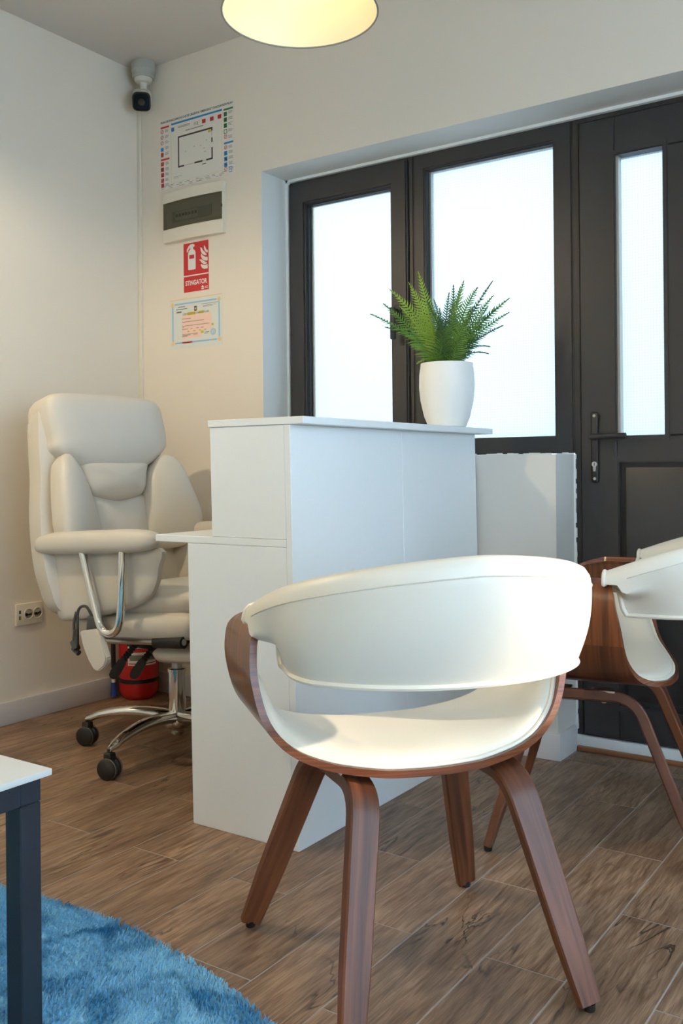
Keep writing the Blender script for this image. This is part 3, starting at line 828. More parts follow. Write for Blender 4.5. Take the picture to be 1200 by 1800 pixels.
# two black levers with ribbed boots
for k, (yy, dx, L) in enumerate(((-0.70, 0.0, 0.0), (-0.665, 0.055, 0.01))):
    p0 = Vector((0.725 + dx, yy, 0.388)); p1 = Vector((0.664 + dx, yy - 0.02, 0.312)); p2 = Vector((0.626 + dx, yy - 0.03, 0.258))
    bm = new()
    for i in range(9):
        a = p0.lerp(p1, i / 9); b2 = p0.lerp(p1, (i + 1) / 9); tube(bm, [a, a.lerp(b2, .5), b2], 0.01, 10, rads=[0.008, 0.0115, 0.008])
    lv = oco('lever_boot', bm, M['rubber'])
    bm = new(); d = (p2 - p1).normalized(); sidev = Vector((0.5, -0.8, 0)).normalized(); nn = d.cross(sidev)
    rows = []
    for f_, hw in ((-0.05, .008), (0.1, .013), (0.75, .016), (1.0, .013), (1.10, .006)):
        c = p1.lerp(p2, f_); rows.append([c + nn * u + sidev * v for u, v in ((-hw, -.006), (hw, -.006), (hw, .006), (-hw, .006))])
    quads(bm, rows, close_v=True, capu=True); oco('lever_paddle', bm, M['lever'])
# remote pocket
pk = [(.662, .428), (.739, .442), (.760, .400), (.782, .358), (.772, .335), (.746, .317), (.724, .318), (.700, .345), (.681, .384)]
bm = new(); prism(bm, pk, (lambda u, v, d: Vector((u, d, v))), -0.893, -0.871)
bmesh.ops.bevel(bm, geom=bm.edges[:], offset=0.004, segments=2, affect='EDGES'); pocket = oco('remote_pocket', bm, M['leather'])
bm = new(); box(bm, (0.664, -0.8695, 0.405), (0.724, -0.8515, 0.470), 0.007, rot=Matrix.Rotation(radians(8), 3, 'Y')); oco('remote', bm, M['grey_plastic'])
bm = new(); tube(bm, catmull([(0.690, YC - 0.302, 0.462), (0.668, YC - 0.31, 0.500), (0.632, YC - 0.31, 0.485), (0.628, YC - 0.31, 0.42), (0.615, YC - 0.30, 0.375), (0.598, YC - 0.295, 0.395), (0.588, YC - 0.29, 0.44), (0.594, YC - 0.285, 0.475)], 6), 0.0045, 8)
tube(bm, [(0.588, YC - 0.292, 0.385), (0.606, YC - 0.295, 0.362)], 0.012, 10); tube(bm, [(0.600, YC - 0.292, 0.42), (0.590, YC - 0.292, 0.36), (0.612, YC - 0.292, 0.35)], 0.009, 8)
oco('remote_cable', bm, M['grey_plastic'])
# gas column
bm = new(); lathe(bm, [(0, .10), (.027, .10), (.027, .255), (.030, .256), (.030, .266), (.027, .268), (0, .268)], 24, Matrix.Translation((0.74, YC, 0))); oco('gas_column', bm, M['chrome'])
bm = new(); lathe(bm, [(0, .262), (.017, .262), (.017, .350), (0, .350)], 20, Matrix.Translation((0.74, YC, 0))); oco('gas_piston', bm, M['steel'])
bm = new(); lathe(bm, [(0, .050), (.016, .050), (.022, .056), (.022, .068), (.034, .074), (.046, .085), (.046, .112), (.034, .126), (0, .128)], 24, Matrix.Translation((0.74, YC, 0))); oco('hub', bm, M['chrome'])
a0 = math.atan2(-0.683 + 0.56, 0.438 - 0.74)
a1 = math.atan2(-0.886 + 0.56, 0.749 - 0.74)
for k in range(5):
    a = a0 + k * 2 * pi / 5 + (0.03 if k else 0)
    d = Vector((cos(a), sin(a), 0)); s_ = Vector((-sin(a), cos(a), 0)); rows = []
    for i in range(13):
        f_ = i / 12; r_ = 0.02 + 0.302 * f_; zc = 0.108 - 0.018 * f_ ** 1.5 + 0.018 * sin(pi * f_)
        if f_ > .9: zc -= 0.004
        hw = 0.029 - 0.011 * f_; hh = 0.023 - 0.009 * f_
        if i == 12: hw *= .55; hh *= .6
        c = Vector((0.74, YC, zc)) + d * r_
        rows.append([c + s_ * hw * cos(q) + Vector((0, 0, 1)) * hh * sin(q) * (1 if sin(q) > 0 else 0.75) for q in [2 * pi * j / 12 for j in range(12)]])
    bm = new(); quads(bm, rows, close_v=True, capu=True); arm = oco('base_arm', bm, M['chrome'])
    cpos = Vector((0.74, YC, 0)) + d * 0.318
    ca = a + (0.9 if k % 2 == 0 else 1.35) if k else a + 1.1
    wd = Vector((cos(0.25 - pi / 2), sin(0.25 - pi / 2), 0)) if k < 2 else Vector((cos(ca), sin(ca), 0))
    bm = new()
    box(bm, cpos + Vector((-.014, -.014, .045)), cpos + Vector((.014, .014, .078)), 0.005)
    tube(bm, [cpos + Vector((0, 0, .070)), cpos + Vector((0, 0, .088))], 0.007, 10)
    for sg in (-1, 1):
        ax = Matrix.Translation(cpos + wd * (sg * 0.013) + Vector((0, 0, 0.0318))) @ wd.to_track_quat('Z', 'Y').to_matrix().to_4x4()
        lathe(bm, [(0, -.010), (.027, -.011), (.0315, -.007), (.0315, .007), (.027, .011), (0, .010)], 22, ax)
    cs = oco('caster', bm, M['rubber'])
    bm = new()
    for sg in (-1, 1):
        ax = Matrix.Translation(cpos + wd * (sg * 0.016) + Vector((0, 0, 0.0318))) @ wd.to_track_quat('Z', 'Y').to_matrix().to_4x4()
        lathe(bm, [(.0290, -.002), (.0318, -.002), (.0318, .002), (.0290, .002)], 22, ax)
    oco('tread', bm, M['print_grey'], None)

# ------------------------------------------------------------------ fire extinguisher in the corner
ex = thing('fire_extinguisher', 'red fire extinguisher with black strap standing on the floor in the room corner', 'extinguisher', (0.098, -0.120, 0))
bm = new(); lathe(bm, [(0, .0), (.056, .0), (.060, .005), (.067, .010), (.0745, .022), (.0778, .036), (.0785, .050), (.0785, .385), (.073, .42), (.055, .452), (.030, .470), (.020, .474), (.020, .49), (0, .49)], 36); cyl = obj('cylinder', bm, M['red'], ex)
bm = new(); lathe(bm, [(.0787, .068), (.081, .069), (.081, .083), (.0787, .084)], 36); obj('strap', bm, M['rubber'], ex)
def wrap(name, a0_, a1_, z0, z1, m, r=0.0792, par=None):
    bm = new(); rows = []
    for i in range(13):
        a = a0_ + (a1_ - a0_) * i / 12; rows.append([Vector((r * cos(a), r * sin(a), z)) for z in (z0, z1)])
    quads(bm, rows); return obj(name, bm, m, par or ex)
fa = radians(-44)
wrap('label', fa - .55, fa + 1.0, .140, .400, M['print_white'])
lab = [('print_red', .146, .150, -.5, .95), ('print_grey', .160, .182, -.45, .9), ('print_red', .192, .208, -.3, .8), ('print_grey', .216, .235, -.45, .9), ('print_red', .246, .262, -.2, .8), ('print_grey', .292, .312, -.3, .9), ('print_red', .322, .328, -.5, .95), ('print_dark', .345, .375, -.2, .75)]
for mm, z0, z1, b0, b1 in lab: wrap('label_print', fa + b0, fa + b1, z0, z1, M[mm], 0.0796)
bm = new(); box(bm, (-.018, -.018, .488), (.018, .018, .52), .004); box(bm, (-.012, -.10, .52), (.012, .02, .53), .003); box(bm, (-.012, -.11, .545), (.012, .02, .552), .003); obj('valve', bm, M['black_metal'], ex)
bm = new(); tube(bm, catmull([(0.0, -.02, .50), (-.06, -.05, .49), (-.068, -.070, .40), (-.066, -.074, .25), (-.063, -.076, .12)], 6), 0.009, 10); obj('hose', bm, M['rubber'], ex)
bm = new(); lathe(bm, [(0, .01), (.013, .01), (.011, .065), (0, .066)], 14, Matrix.Translation((-.063, -.076, 0))); obj('nozzle', bm, M['blue'], ex)
bm = new(); lathe(bm, [(0, .0655), (.0085, .0655), (.0085, .085), (.011, .09), (.011, .122), (0, .122)], 14, Matrix.Translation((-.063, -.076, 0))); obj('hose_cuff', bm, M['print_white'], ex)
# little fitting on the wall beside it
pf = thing('wall_fitting', 'small round cream fitting on the wall just right of the red extinguisher', 'fitting', (0.275, 0, 0.172))
bm = new(); lathe(bm, [(0, 0), (.014, 0), (.014, .012), (.010, .016), (.010, .03), (.004, .034), (0, .034)], 16, Matrix.Rotation(pi / 2, 4, 'X')); obj('knob', bm, M['panel'], pf)

# ------------------------------------------------------------------ left wall socket
so_ = thing('wall_socket', 'cream double power socket low on the left wall beside the office chair', 'socket', (0, -0.573, 0.387))
bm = new(); box(bm, (0, -.058, -.040), (.009, .058, .040), .003); obj('frame', bm, M['panel'], so_)
for yy in (-.004, .036):
    bm = new(); mt = Matrix.Translation((.009, yy, 0)) @ Matrix.Rotation(pi / 2, 4, 'Y')
    lathe(bm, [(0, -.006), (.0165, -.006), (.0175, .002), (.0205, .002), (.0205, 0), (.0, 0)], 24, mt); r_ = obj('socket_ring', bm, M['panel'], so_)
    bm = new()
    for dy in (-.008, .008): lathe(bm, [(0, 0), (.003, 0), (.003, .0012), (0, .0012)], 10, Matrix.Translation((.0088, yy + dy, 0)) @ Matrix.Rotation(pi / 2, 4, 'Y'))
    obj('socket_hole', bm, M['gasket'], r_)
bm = new(); box(bm, (.009, -.048, -.020), (.0095, -.034, .020)); obj('sticker', bm, M['print_white'], so_)
bm = new(); box(bm, (.0095, -.046, -.018), (.0098, -.040, -.004)); box(bm, (.0095, -.046, .004), (.0098, -.038, .016)); obj('sticker_print', bm, M['print_dark'], so_)
bm = new(); box(bm, (.0095, -.039, -.018), (.0098, -.036, -.004)); obj('sticker_print', bm, M['print_yellow'], so_)

# ------------------------------------------------------------------ things on the window wall
def wallbm(bm, rects, d0=-0.0006, d1=-0.0010):
    for x0, z0, x1, z1 in rects: box(bm, (x0, d1, z0), (x1, d0, z1))
WR = (pi / 2, 0, 0)
# evacuation plan
ev = thing('evacuation_plan', 'laminated emergency evacuation plan with coloured side icons on the wall under the camera', 'sign', (0.122, 0, 2.345))
EW, EH = 0.403, 0.288
def er(u0, v0, u1, v1): return (u0 * EW, -v1 * EH, u1 * EW, -v0 * EH)
bm = new(); box(bm, (0, -0.0008, -EH), (EW, -0.0001, 0)); obj('sheet', bm, M['paper'], ev)
def eprint(name, m, rects):
    bm = new(); wallbm(bm, [er(*r) for r in rects], -0.0008, -0.0011); o = obj(name, bm, M[m], ev); o['kind'] = 'stuff'; return o
dk = [(.256, .295, .72, .318), (.256, .295, .272, .735), (.704, .295, .72, .345), (.704, .44, .72, .50), (.704, .57, .72, .735), (.256, .712, .335, .735), (.48, .712, .585, .735), (.635, .712, .72, .735)]
eprint('plan_walls', 'print_dark', dk)
eprint('yellow_mark', 'print_yellow', [(.663, .325, .70, .358)])
eprint('blue_banner', 'print_blue', [(.165, .088, .845, .114)])
eprint('inner_border', 'print_cream', [(.16, .245, .165, .93), (.835, .245, .84, .93), (.16, .925, .84, .93)])
red = [(.018, .10, .135, .125), (.018, .555, .135, .580)] + [(.018, v, .058, v + .055) for v in (.600, .678, .756, .834, .905)] + [(.018, .465, .055, .525)] + [(u, .155, u + .045, .210) for u in (.585, .69, .79)] + [(.50, .942, .508, .952), (.50, .972, .508, .982)]
eprint('red_icons', 'print_red', red)
eprint('red_icon_cut', 'paper', [(.028, v + .012, .046, v + .022) for v in (.600, .678, .756, .834)] + [(.035, v + .03, .052, v + .042) for v in (.600, .678, .756, .834)] + [(.030, .475, .034, .525), (.044, .475, .047, .525)] + [(u + .008, .178, u + .036, .188) for u in (.585, .69, .79)])
eprint('green_icons', 'print_green', [(.865, .10, .985, .125)] + [(.868, v, .908, v + .058) for v in (.145, .222, .300)] + [(.868, .380, .908, .388), (.868, .43, .908, .438), (.868, .38, .874, .438), (.902, .38, .908, .438), (.58, .765, .63, .775)])
eprint('blue_icons', 'print_blue', [(.168, .150, .205, .205), (.018, .395, .055, .448), (.868, .555, .985, .580)] + [(.868, v, .908, v + .058) for v in (.675, .752, .830)] + [(.925, .895, .965, .902), (.925, .965, .965, .972), (.925, .895, .930, .972), (.960, .895, .965, .972)])
eprint('icon_cut', 'paper', [(.880, v + .018, .896, v + .04) for v in (.145, .222, .300, .675, .752, .830)] + [(.176, .165, .184, .195), (.184, .185, .196, .195)])
bm = new()
for u, v in [(.037, .168), (.037, .248), (.037, .328), (.888, .48), (.888, .625), (.888, .915)]:
    c = Vector((u * EW, -0.0010, -v * EH)); tube(bm, [c + Vector((.0072 * cos(q), 0, .0072 * sin(q))) for q in [2 * pi * k / 14 for k in range(14)]], 0.0009, 4, closed=True)
    tube(bm, [c + Vector((-.005, 0, -.005)), c + Vector((.005, 0, .005))], 0.0008, 4)
obj('ban_signs', bm, M['print_red'], ev)['kind'] = 'stuff'
rr = random.Random(3); gl = []
for v in (.150, .23, .31, .39, .47, .61, .69, .765, .84, .915):
    for k in range(3): gl.append((.078, v + k * .014, .078 + rr.uniform(.035, .055), v + k * .014 + .005))
for v in (.145, .225, .30, .385, .475, .61, .68, .755, .83, .905):
    for k in range(3): gl.append((.925, v + k * .014, .925 + rr.uniform(.035, .058), v + k * .014 + .005))
for v in (.945, .965, .985):
    u = .02
    while u < .86:
        l = rr.uniform(.03, .08); gl.append((u, v, u + l, v + .005)); u += l + rr.uniform(.03, .09)
for k in range(2): gl.append((.26, .155 + k * .016, .42, .162 + k * .016))
gl += [(.36, .235, .60, .245), (.195, .85, .30, .854), (.195, .87, .26, .874), (.335, .722, .48, .726), (.585, .722, .635, .725), (.709, .345, .711, .44)]
for u, v in ((.35, .53), (.47, .49), (.555, .505), (.63, .45), (.60, .55), (.61, .60)): gl.append((u, v, u + .018, v + .006))
eprint('small_print', 'print_grey', gl)
text_mesh('title', 'PLAN DE EVACUARE IN CAZ DE URGENTA / EMERGENCY EVACUATION PLAN', 0.0120, M['print_dark'], ev, (0.50 * EW, -0.0009, -0.042 * EH), WR, 0.0002, xs=0.92)
text_mesh('number', '112', 0.017, M['print_dark'], ev, (0.50 * EW, -0.0009, -0.185 * EH), WR, 0.0)

# breaker panel
bp_ = thing('breaker_panel', 'ivory electrical breaker panel with a smoked curved cover between the plan and the red sign', 'breaker panel', (0.315, 0, 1.933))
def bowed(bm, x0, x1, z0, z1, y0, bow, mi=0, n=12):
    rows = []
    for i in range(n + 1):
        u = i / n; x = x0 + (x1 - x0) * u; y = y0 - bow * sin(pi * (0.08 + 0.84 * u))
        rows.append([Vector((x, y, z0)), Vector((x, y, z1)), Vector((x, -0.0002 if mi == 0 else y + 0.002, z1)), Vector((x, -0.0002 if mi == 0 else y + 0.002, z0))])
    quads(bm, rows, close_v=True, mi=mi, capu=True)
bm = new(); bowed(bm, -.160, .162, .060, .100, -.014, .014); bowed(bm, -.160, .162, -.100, -.048, -.014, .014)
box(bm, (.157, -.017, -.0485), (.162, -.0002, .0605)); box(bm, (-.160, -.0155, -.0485), (-.1585, -.0002, .0605)); box(bm, (-.1585, -.006, -.048), (.157, -.0002, .060)); obj('housing', bm, M['panel'], bp_)
bm = new(); box(bm, (-.115, -.012, -.02), (.095, -.006, .022)); obj('rail_cover', bm, M['grey_box'], bp_)
for k in range(7):
    bm = new(); x = -.085 + k * .0175; box(bm, (x - .0078, -.0155, -.016), (x + .0078, -.0121, .018), .0006, seg=1); br = obj('breaker', bm, M['print_white'], bp_)
    bm = new(); box(bm, (x - .0045, -.019, -.004), (x + .0045, -.0156, .008), .0008, seg=1); obj('switch', bm, M['gasket'], br)
bm = new(); bowed(bm, -.158, .157, -.047, .059, -.016, .0135, 1); obj('cover', bm, M['smoke'], bp_)
bm = new(); box(bm, (.1555, -.0215, .000), (.1585, -.017, .010)); obj('latch', bm, M['gasket'], bp_)

# extinguisher sign
sg_ = thing('extinguisher_sign', 'red fire extinguisher sign with white pictogram and the word STINGATOR', 'sign', (0.318, 0, 1.722))
bm = new(); box(bm, (-.067, -.0012, -.098), (.067, -.0001, .098)); obj('plate', bm, M['print_red'], sg_)
yv = -0.0012
def flat(name, polys, m, par, y0=yv, y1=yv - 0.0004):
    bm = new()
    for p in polys: prism(bm, p, lambda u, v, d: Vector((u, d, v)), y0, y1)
    return obj(name, bm, m, par)
sx = lambda X: (X - 568) / 295 * 0.134
def sz(Y): return 0.098 - Y * 0.196 / 565
body = [(sx(475), sz(305)), (sx(475), sz(120)), (sx(485), sz(90)), (sx(503), sz(75)), (sx(503), sz(50)), (sx(478), sz(80)), (sx(468), sz(105)), (sx(460), sz(100)), (sx(462), sz(70)), (sx(480), sz(38)), (sx(503), sz(18)), (sx(530), sz(15)), (sx(552), sz(25)), (sx(555), sz(45)), (sx(535), sz(55)), (sx(538), sz(78)), (sx(556), sz(92)), (sx(564), sz(120)), (sx(564), sz(305)), (sx(555), sz(312)), (sx(485), sz(312))]
flat('pictogram', [body], M['print_white'], sg_)
flat('pictogram_label', [[(sx(490), sz(140)), (sx(549), sz(140)), (sx(549), sz(185)), (sx(490), sz(185))]], M['print_red'], sg_, yv - 0.0004, yv - 0.0006)
fl = [[(622, 55), (640, 68), (650, 95), (672, 118), (695, 150), (690, 158), (665, 152), (640, 130), (628, 100)],
      [(668, 40), (680, 60), (690, 90), (708, 105), (708, 130), (690, 125), (672, 100), (665, 70)],
      [(632, 130), (650, 155), (680, 175), (706, 180), (706, 218), (690, 222), (660, 210), (638, 185), (628, 155)],
      [(605, 195), (640, 200), (660, 218), (690, 238), (700, 246), (690, 258), (660, 255), (635, 235), (622, 212)],
      [(626, 248), (650, 262), (680, 268), (706, 262), (706, 310), (665, 312), (640, 295), (628, 270)]]
flat('flames', [[(sx(a), sz(b + 15)) for a, b in p] for p in fl], M['print_white'], sg_)
flat('divider', [[(-.067, sz(372)), (.067, sz(372)), (.067, sz(385)), (-.067, sz(385))]], M['print_white'], sg_)
text_mesh('word', 'STINGATOR', 0.0265, M['print_white'], sg_, (0.0, yv - 0.0003, sz(465)), WR, 0.0006, xs=0.79)
flat('small_logo', [[(.028, sz(555)), (.042, sz(555)), (.042, sz(540)), (.028, sz(540))], [(.031, sz(535)), (.039, sz(535)), (.041, sz(522)), (.035, sz(508)), (.029, sz(522))], [(.046, sz(530)), (.063, sz(530)), (.063, sz(524)), (.046, sz(524))], [(.046, sz(545)), (.063, sz(545)), (.063, sz(538)), (.046, sz(538))]], M['print_white'], sg_)

# certificate
ct = thing('certificate', 'framed-look paper registration certificate with blue border and orange corners below the red sign', 'certificate', (0.172, 0, 1.600))
CW_, CH_ = 0.282, 0.200
def cr_(u0, v0, u1, v1): return (u0 * CW_, -v1 * CH_, u1 * CW_, -v0 * CH_)
bm = new(); box(bm, (0, -.0008, -CH_), (CW_, -.0001, 0)); obj('sheet', bm, M['cert_paper'], ct)
def cprint(name, m, rects, d=0.0):
    bm = new(); wallbm(bm, [cr_(*r) for r in rects], -0.0008 - d, -0.0011 - d); o = obj(name, bm, M[m], ct); o['kind'] = 'stuff'; return o
cprint('blue_border', 'print_sky', [(.10, .082, .90, .112), (.10, .868, .90, .898), (.045, .14, .068, .84), (.932, .14, .955, .84)])
cprint('top_line', 'print_orange', [(.0, .0, 1, .015)])
bm = new()
for u, v in ((.057, .10), (.945, .10), (.057, .885), (.945, .885)):
    lathe(bm, [(0, 0), (.0085, 0), (.0085, .0005), (0, .0005)], 12, Matrix.Translation((u * CW_, -.0007, -v * CH_)) @ Matrix.Rotation(pi / 2, 4, 'X'))
obj('rosettes', bm, M['print_orange'], ct)['kind'] = 'stuff'
cprint('pink_field', 'print_pink', [(.235, .34, .80, .665), (.235, .665, .60, .80), (.235, .855, .43, .91)])
cprint('gold_marks', 'print_yellow', [(.34, .285, .50, .34), (.56, .285, .66, .33), (.34, .655, .38, .675), (.45, .655, .50, .675), (.56, .655, .60, .675), (.66, .655, .70, .675), (.60, .68, .65, .73), (.805, .56, .84, .60)], 0.0002)
cprint('crest', 'print_dark', [(.475, .175, .525, .27)]); cprint('crest_field', 'print_orange', [(.487, .205, .513, .245)], 0.0003)
rr = random.Random(5); tl = [(.16, .15, .30, .165), (.12, .195, .34, .21), (.13, .245, .23, .275), (.60, .15, .93, .158), (.64, .185, .88, .192), (.64, .205, .82, .212)]
for v, a, b2 in ((.40, .24, .41), (.465, .24, .66), (.545, .24, .76), (.57, .24, .27), (.61, .24, .36), (.61, .40, .44), (.61, .51, .56), (.61, .60, .65), (.715, .24, .54), (.735, .24, .40), (.755, .24, .34), (.735, .46, .53), (.71, .67, .76), (.735, .66, .74)): tl.append((a, v, b2, v + .010))
cprint('text_lines', 'print_grey', tl, 0.0002); cprint('red_line', 'print_red', [(.24, .875, .32, .888), (.34, .875, .40, .888)], 0.0002)
text_mesh('title', 'CERTIFICAT DE INREGISTRARE', 0.0118, M['print_grey'], ct, (.505 * CW_, -.0011, -.315 * CH_), WR, 0.0, xs=0.88)
bm = new(); c = Vector((.83 * CW_, -.0011, -.725 * CH_))
for r_ in (.0125, .0085): tube(bm, [c + Vector((r_ * cos(q), 0, r_ * sin(q))) for q in [2 * pi * k / 20 for k in range(20)]], .0010, 4, closed=True)
tube(bm, [c + Vector((0, 0, -.006)), c + Vector((0, 0, .006))], .0012, 4)
obj('stamp', bm, M['print_sky'], ct)

# corner cable trunking
bm = new(); box(bm, (0.0005, -0.0125, 0.0835), (0.017, -0.0005, 2.42), 0.001, seg=1)
tag(obj('cable_trunking', bm, M['panel']), 'thin cream cable trunking running down the wall corner below the camera', 'trunking')
# second thin strip on the left jamb
# security camera
sc_ = thing('security_camera', 'white bullet security camera with black face on a round grey ceiling box', 'camera', (0.084, -0.052, 2.576))
bm = new(); lathe(bm, [(0, 0), (.046, 0), (.048, -.004), (.048, -.036), (.045, -.040), (.045, -.062), (.042, -.066), (0, -.066)], 30); obj('junction_box', bm, M['grey_box'], sc_)
bm = new(); lathe(bm, [(0, -.0655), (.036, -.0655), (.036, -.074), (.030, -.082), (.018, -.085), (.014, -.094), (.014, -.110), (0, -.112)], 26); obj('mount', bm, M['cam_white'], sc_)
tgt = Vector((0.62, -0.66, -0.58)).normalized()
q = tgt.to_track_quat('Z', 'Y'); rm = Matrix.Translation((-0.020, 0.012, -.136)) @ q.to_matrix().to_4x4()
def rsq(r, n=32): return [(r * math.copysign(abs(cos(a)) ** .55, cos(a)), r * math.copysign(abs(sin(a)) ** .55, sin(a))) for a in [2 * pi * k / n for k in range(n)]]
def loft(bm, secs, mt): quads(bm, [[mt @ Vector((x, y, z)) for x, y in rsq(r)] for r, z in secs], close_v=True, capu=True)
bm = new(); loft(bm, [(.022, -.03), (.034, -.02), (.037, .0), (.038, .06), (.037, .064)], rm); cb = obj('body', bm, M['cam_white'], sc_)
bm = new(); loft(bm, [(.0372, .062), (.0375, .070), (.035, .075), (.031, .0755), (.030, .072)], rm); obj('face', bm, M['black_gloss'], cb)
bm = new(); lathe(bm, [(0, .072), (.014, .072), (.014, .0765), (.011, .0765), (0, .075)], 20, rm); obj('lens', bm, M['lens'], cb)

# ------------------------------------------------------------------ potted fern on the counter
fern = thing('potted_fern', 'green fern in a white round-bellied pot standing on the reception counter', 'plant', (1.524, -0.160, 1.0352))
bm = new(); lathe(bm, [(0, 0), (.052, 0), (.059, .003), (.072, .035), (.083, .085), (.0868, .125), (.0858, .165), (.0815, .195), (.0815, .200), (.077, .200), (.077, .180), (0, .178)], 48); obj('pot', bm, M['ceramic'], fern)
bm = new(); lathe(bm, [(0, .1785), (.070, .1785), (.068, .184), (.03, .188), (0, .189)], 24); obj('soil', bm, M['soil'], fern)
Rh = Vector((0.825, 0.565, 0)); Fh = Vector((-0.565, 0.825, 0))
def frond(tip, mi, curl=0.25, wmax=0.034, droop=0.0, seed=0, base=None):
    rr = random.Random(seed)
    a = base or Vector((rr.uniform(-.025, .025), rr.uniform(-.025, .025), .185))
    tip = a + tip - Vector((0, 0, .0)); L = (tip - a).length
    mid = a.lerp(tip, 0.5) + Vector((0, 0, L * curl * 0.35)) - Vector(((tip - a).x, (tip - a).y, 0)) * 0.12
    n = 30; pts = []
    for i in range(n + 1):
        t = i / n; pts.append(a * (1 - t) ** 2 + mid * 2 * t * (1 - t) + tip * t * t + Vector((0, 0, -droop * t ** 3)))
    bm = new()
    hor = Vector(((tip - a).x, (tip - a).y, 0)); hor = hor.normalized() if hor.length > .02 else Vector((1, 0, 0))
    sd0 = Vector((-hor.y, hor.x, 0)); tw = rr.uniform(-.75, .75)
    face = Rh * cos(tw) + Fh * sin(tw)
    sd0 = (sd0 * 0.25 + face * (1 if sd0.dot(face) > 0 else -1)).normalized()
    tube(bm, pts[::3], .0016, 5)
    for i in range(3, n):
        t = i / n; p = pts[i]; tg = (pts[i + 1] - pts[i - 1]).normalized(); s_ = (sd0 - tg * sd0.dot(tg)).normalized(); nr = tg.cross(s_)
        wl_ = wmax * (min(1, t * 4.5) ** .6) * (1 - t) ** 0.75 * rr.uniform(.88, 1.08); hw = L / n * .36 * (1 - 0.25 * t)
        for sg in (-1, 1):
            d = (s_ * sg + tg * (0.38 + .5 * t) + nr * rr.uniform(-.3, .3)).normalized(); e = tg
            q0 = p - e * hw; q1 = p + e * hw; m0 = p + d * wl_ * .55 - e * hw * 1.0 + nr * .002; m1 = p + d * wl_ * .55 + e * hw * .9 + nr * .002; tp = p + d * wl_ + e * hw * .8 - nr * wl_ * .1
            V = [bm.verts.new(x) for x in (q0, m0, tp, m1, q1)]
            bm.faces.new(V[:3] + [V[3]] if False else (V[0], V[1], V[3], V[4])); bm.faces.new((V[1], V[2], V[3]))
    return obj('frond', bm, M['fern'][mi], fern, 60)
# tips: offset right, up (above the rim), away
tips = [(-.200, .235, -.02, 2, .1), (-.232, .165, .00, 0, .25), (-.222, .125, .03, 1, .3), (-.105, .265, .02, 2, .05), (-.068, .285, -.03, 2, .0), (-.045, .215, .05, 1, .1),
        (.005, .255, .02, 1, .05), (.020, .215, -.05, 1, .05), (.062, .275, .03, 0, .15), (.045, .235, -.03, 0, .1), (.105, .250, .05, 0, .4), (.148, .262, .00, 1, .1), (.140, .210, -.04, 0, .15),
        (.212, .215, .03, 0, .1), (.208, .162, -.02, 0, .15), (.165, .185, .06, 1, .2), (.150, .090, .04, 1, .35), (.120, .060, -.03, 1, .4), (-.140, .180, -.05, 2, .15), (-.150, .120, .06, 0, .2),
        (-.090, .185, -.08, 1, .1), (-.02, .165, -.09, 1, .1), (.05, .155, -.09, 0, .1), (.09, .17, -.08, 0, .15), (-.115, .03, -.04, 2, .55), (-.06, .24, .06, 1, .1), (.025, .20, .08, 1, .1), (.09, .20, .09, 1, .1),
        (-.17, .20, .04, 0, .15), (.18, .12, .0, 1, .25), (-.03, .12, -.10, 1, .2), (.03, .11, -.10, 0, .2)]
for k, (a, b2, c, mi, cu) in enumerate(tips):
    frond(Rh * a + Fh * c + Vector((0, 0, b2 + .012)), mi, cu, (.060 if mi != 1 else .050), 0.03 if b2 < .1 else 0.0, k)

# ------------------------------------------------------------------ coffee table and rug
tb = thing('coffee_table', 'low table with pale stone-look top and dark square steel legs at lower left', 'table', (1.719, -1.833, 0))
TX, TY = 0.95, 0.62; TZ = 0.034
bm = new(); box(bm, (-TX, -TY, .4395 - TZ), (0, 0, .450 - TZ), .0015); obj('tabletop', bm, M['table_top'], tb)
bm = new()
q_ = .012; s4 = .038
for (x0, y0, x1, y1) in ((-TX + q_, -q_ - s4, -q_, -q_), (-TX + q_, -TY + q_, -q_, -TY + q_ + s4), (-TX + q_, -TY + q_ + s4, -TX + q_ + s4, -q_ - s4), (-q_ - s4, -TY + q_ + s4, -q_, -q_ - s4)):
    box(bm, (x0, y0, .4015 - TZ), (x1, y1, .439 - TZ), .0015, seg=1)
obj('apron', bm, M['navy_metal'], tb)
for sx_ in (0, 1):
    for sy_ in (0, 1):
        x1 = -q_ if sx_ == 0 else -TX + q_ + s4; y1 = -q_ if sy_ == 0 else -TY + q_ + s4
        bm = new(); box(bm, (x1 - s4, y1 - s4, .006), (x1, y1, .4005 - TZ), .002, seg=1); lg = obj('leg', bm, M['navy_metal'], tb)
        bm = new(); box(bm, (x1 - s4 + .002, y1 - s4 + .002, .0), (x1 - .002, y1 - .002, .0055)); obj('foot_pad', bm, M['rubber'], lg)
tb.location.z = 0.034

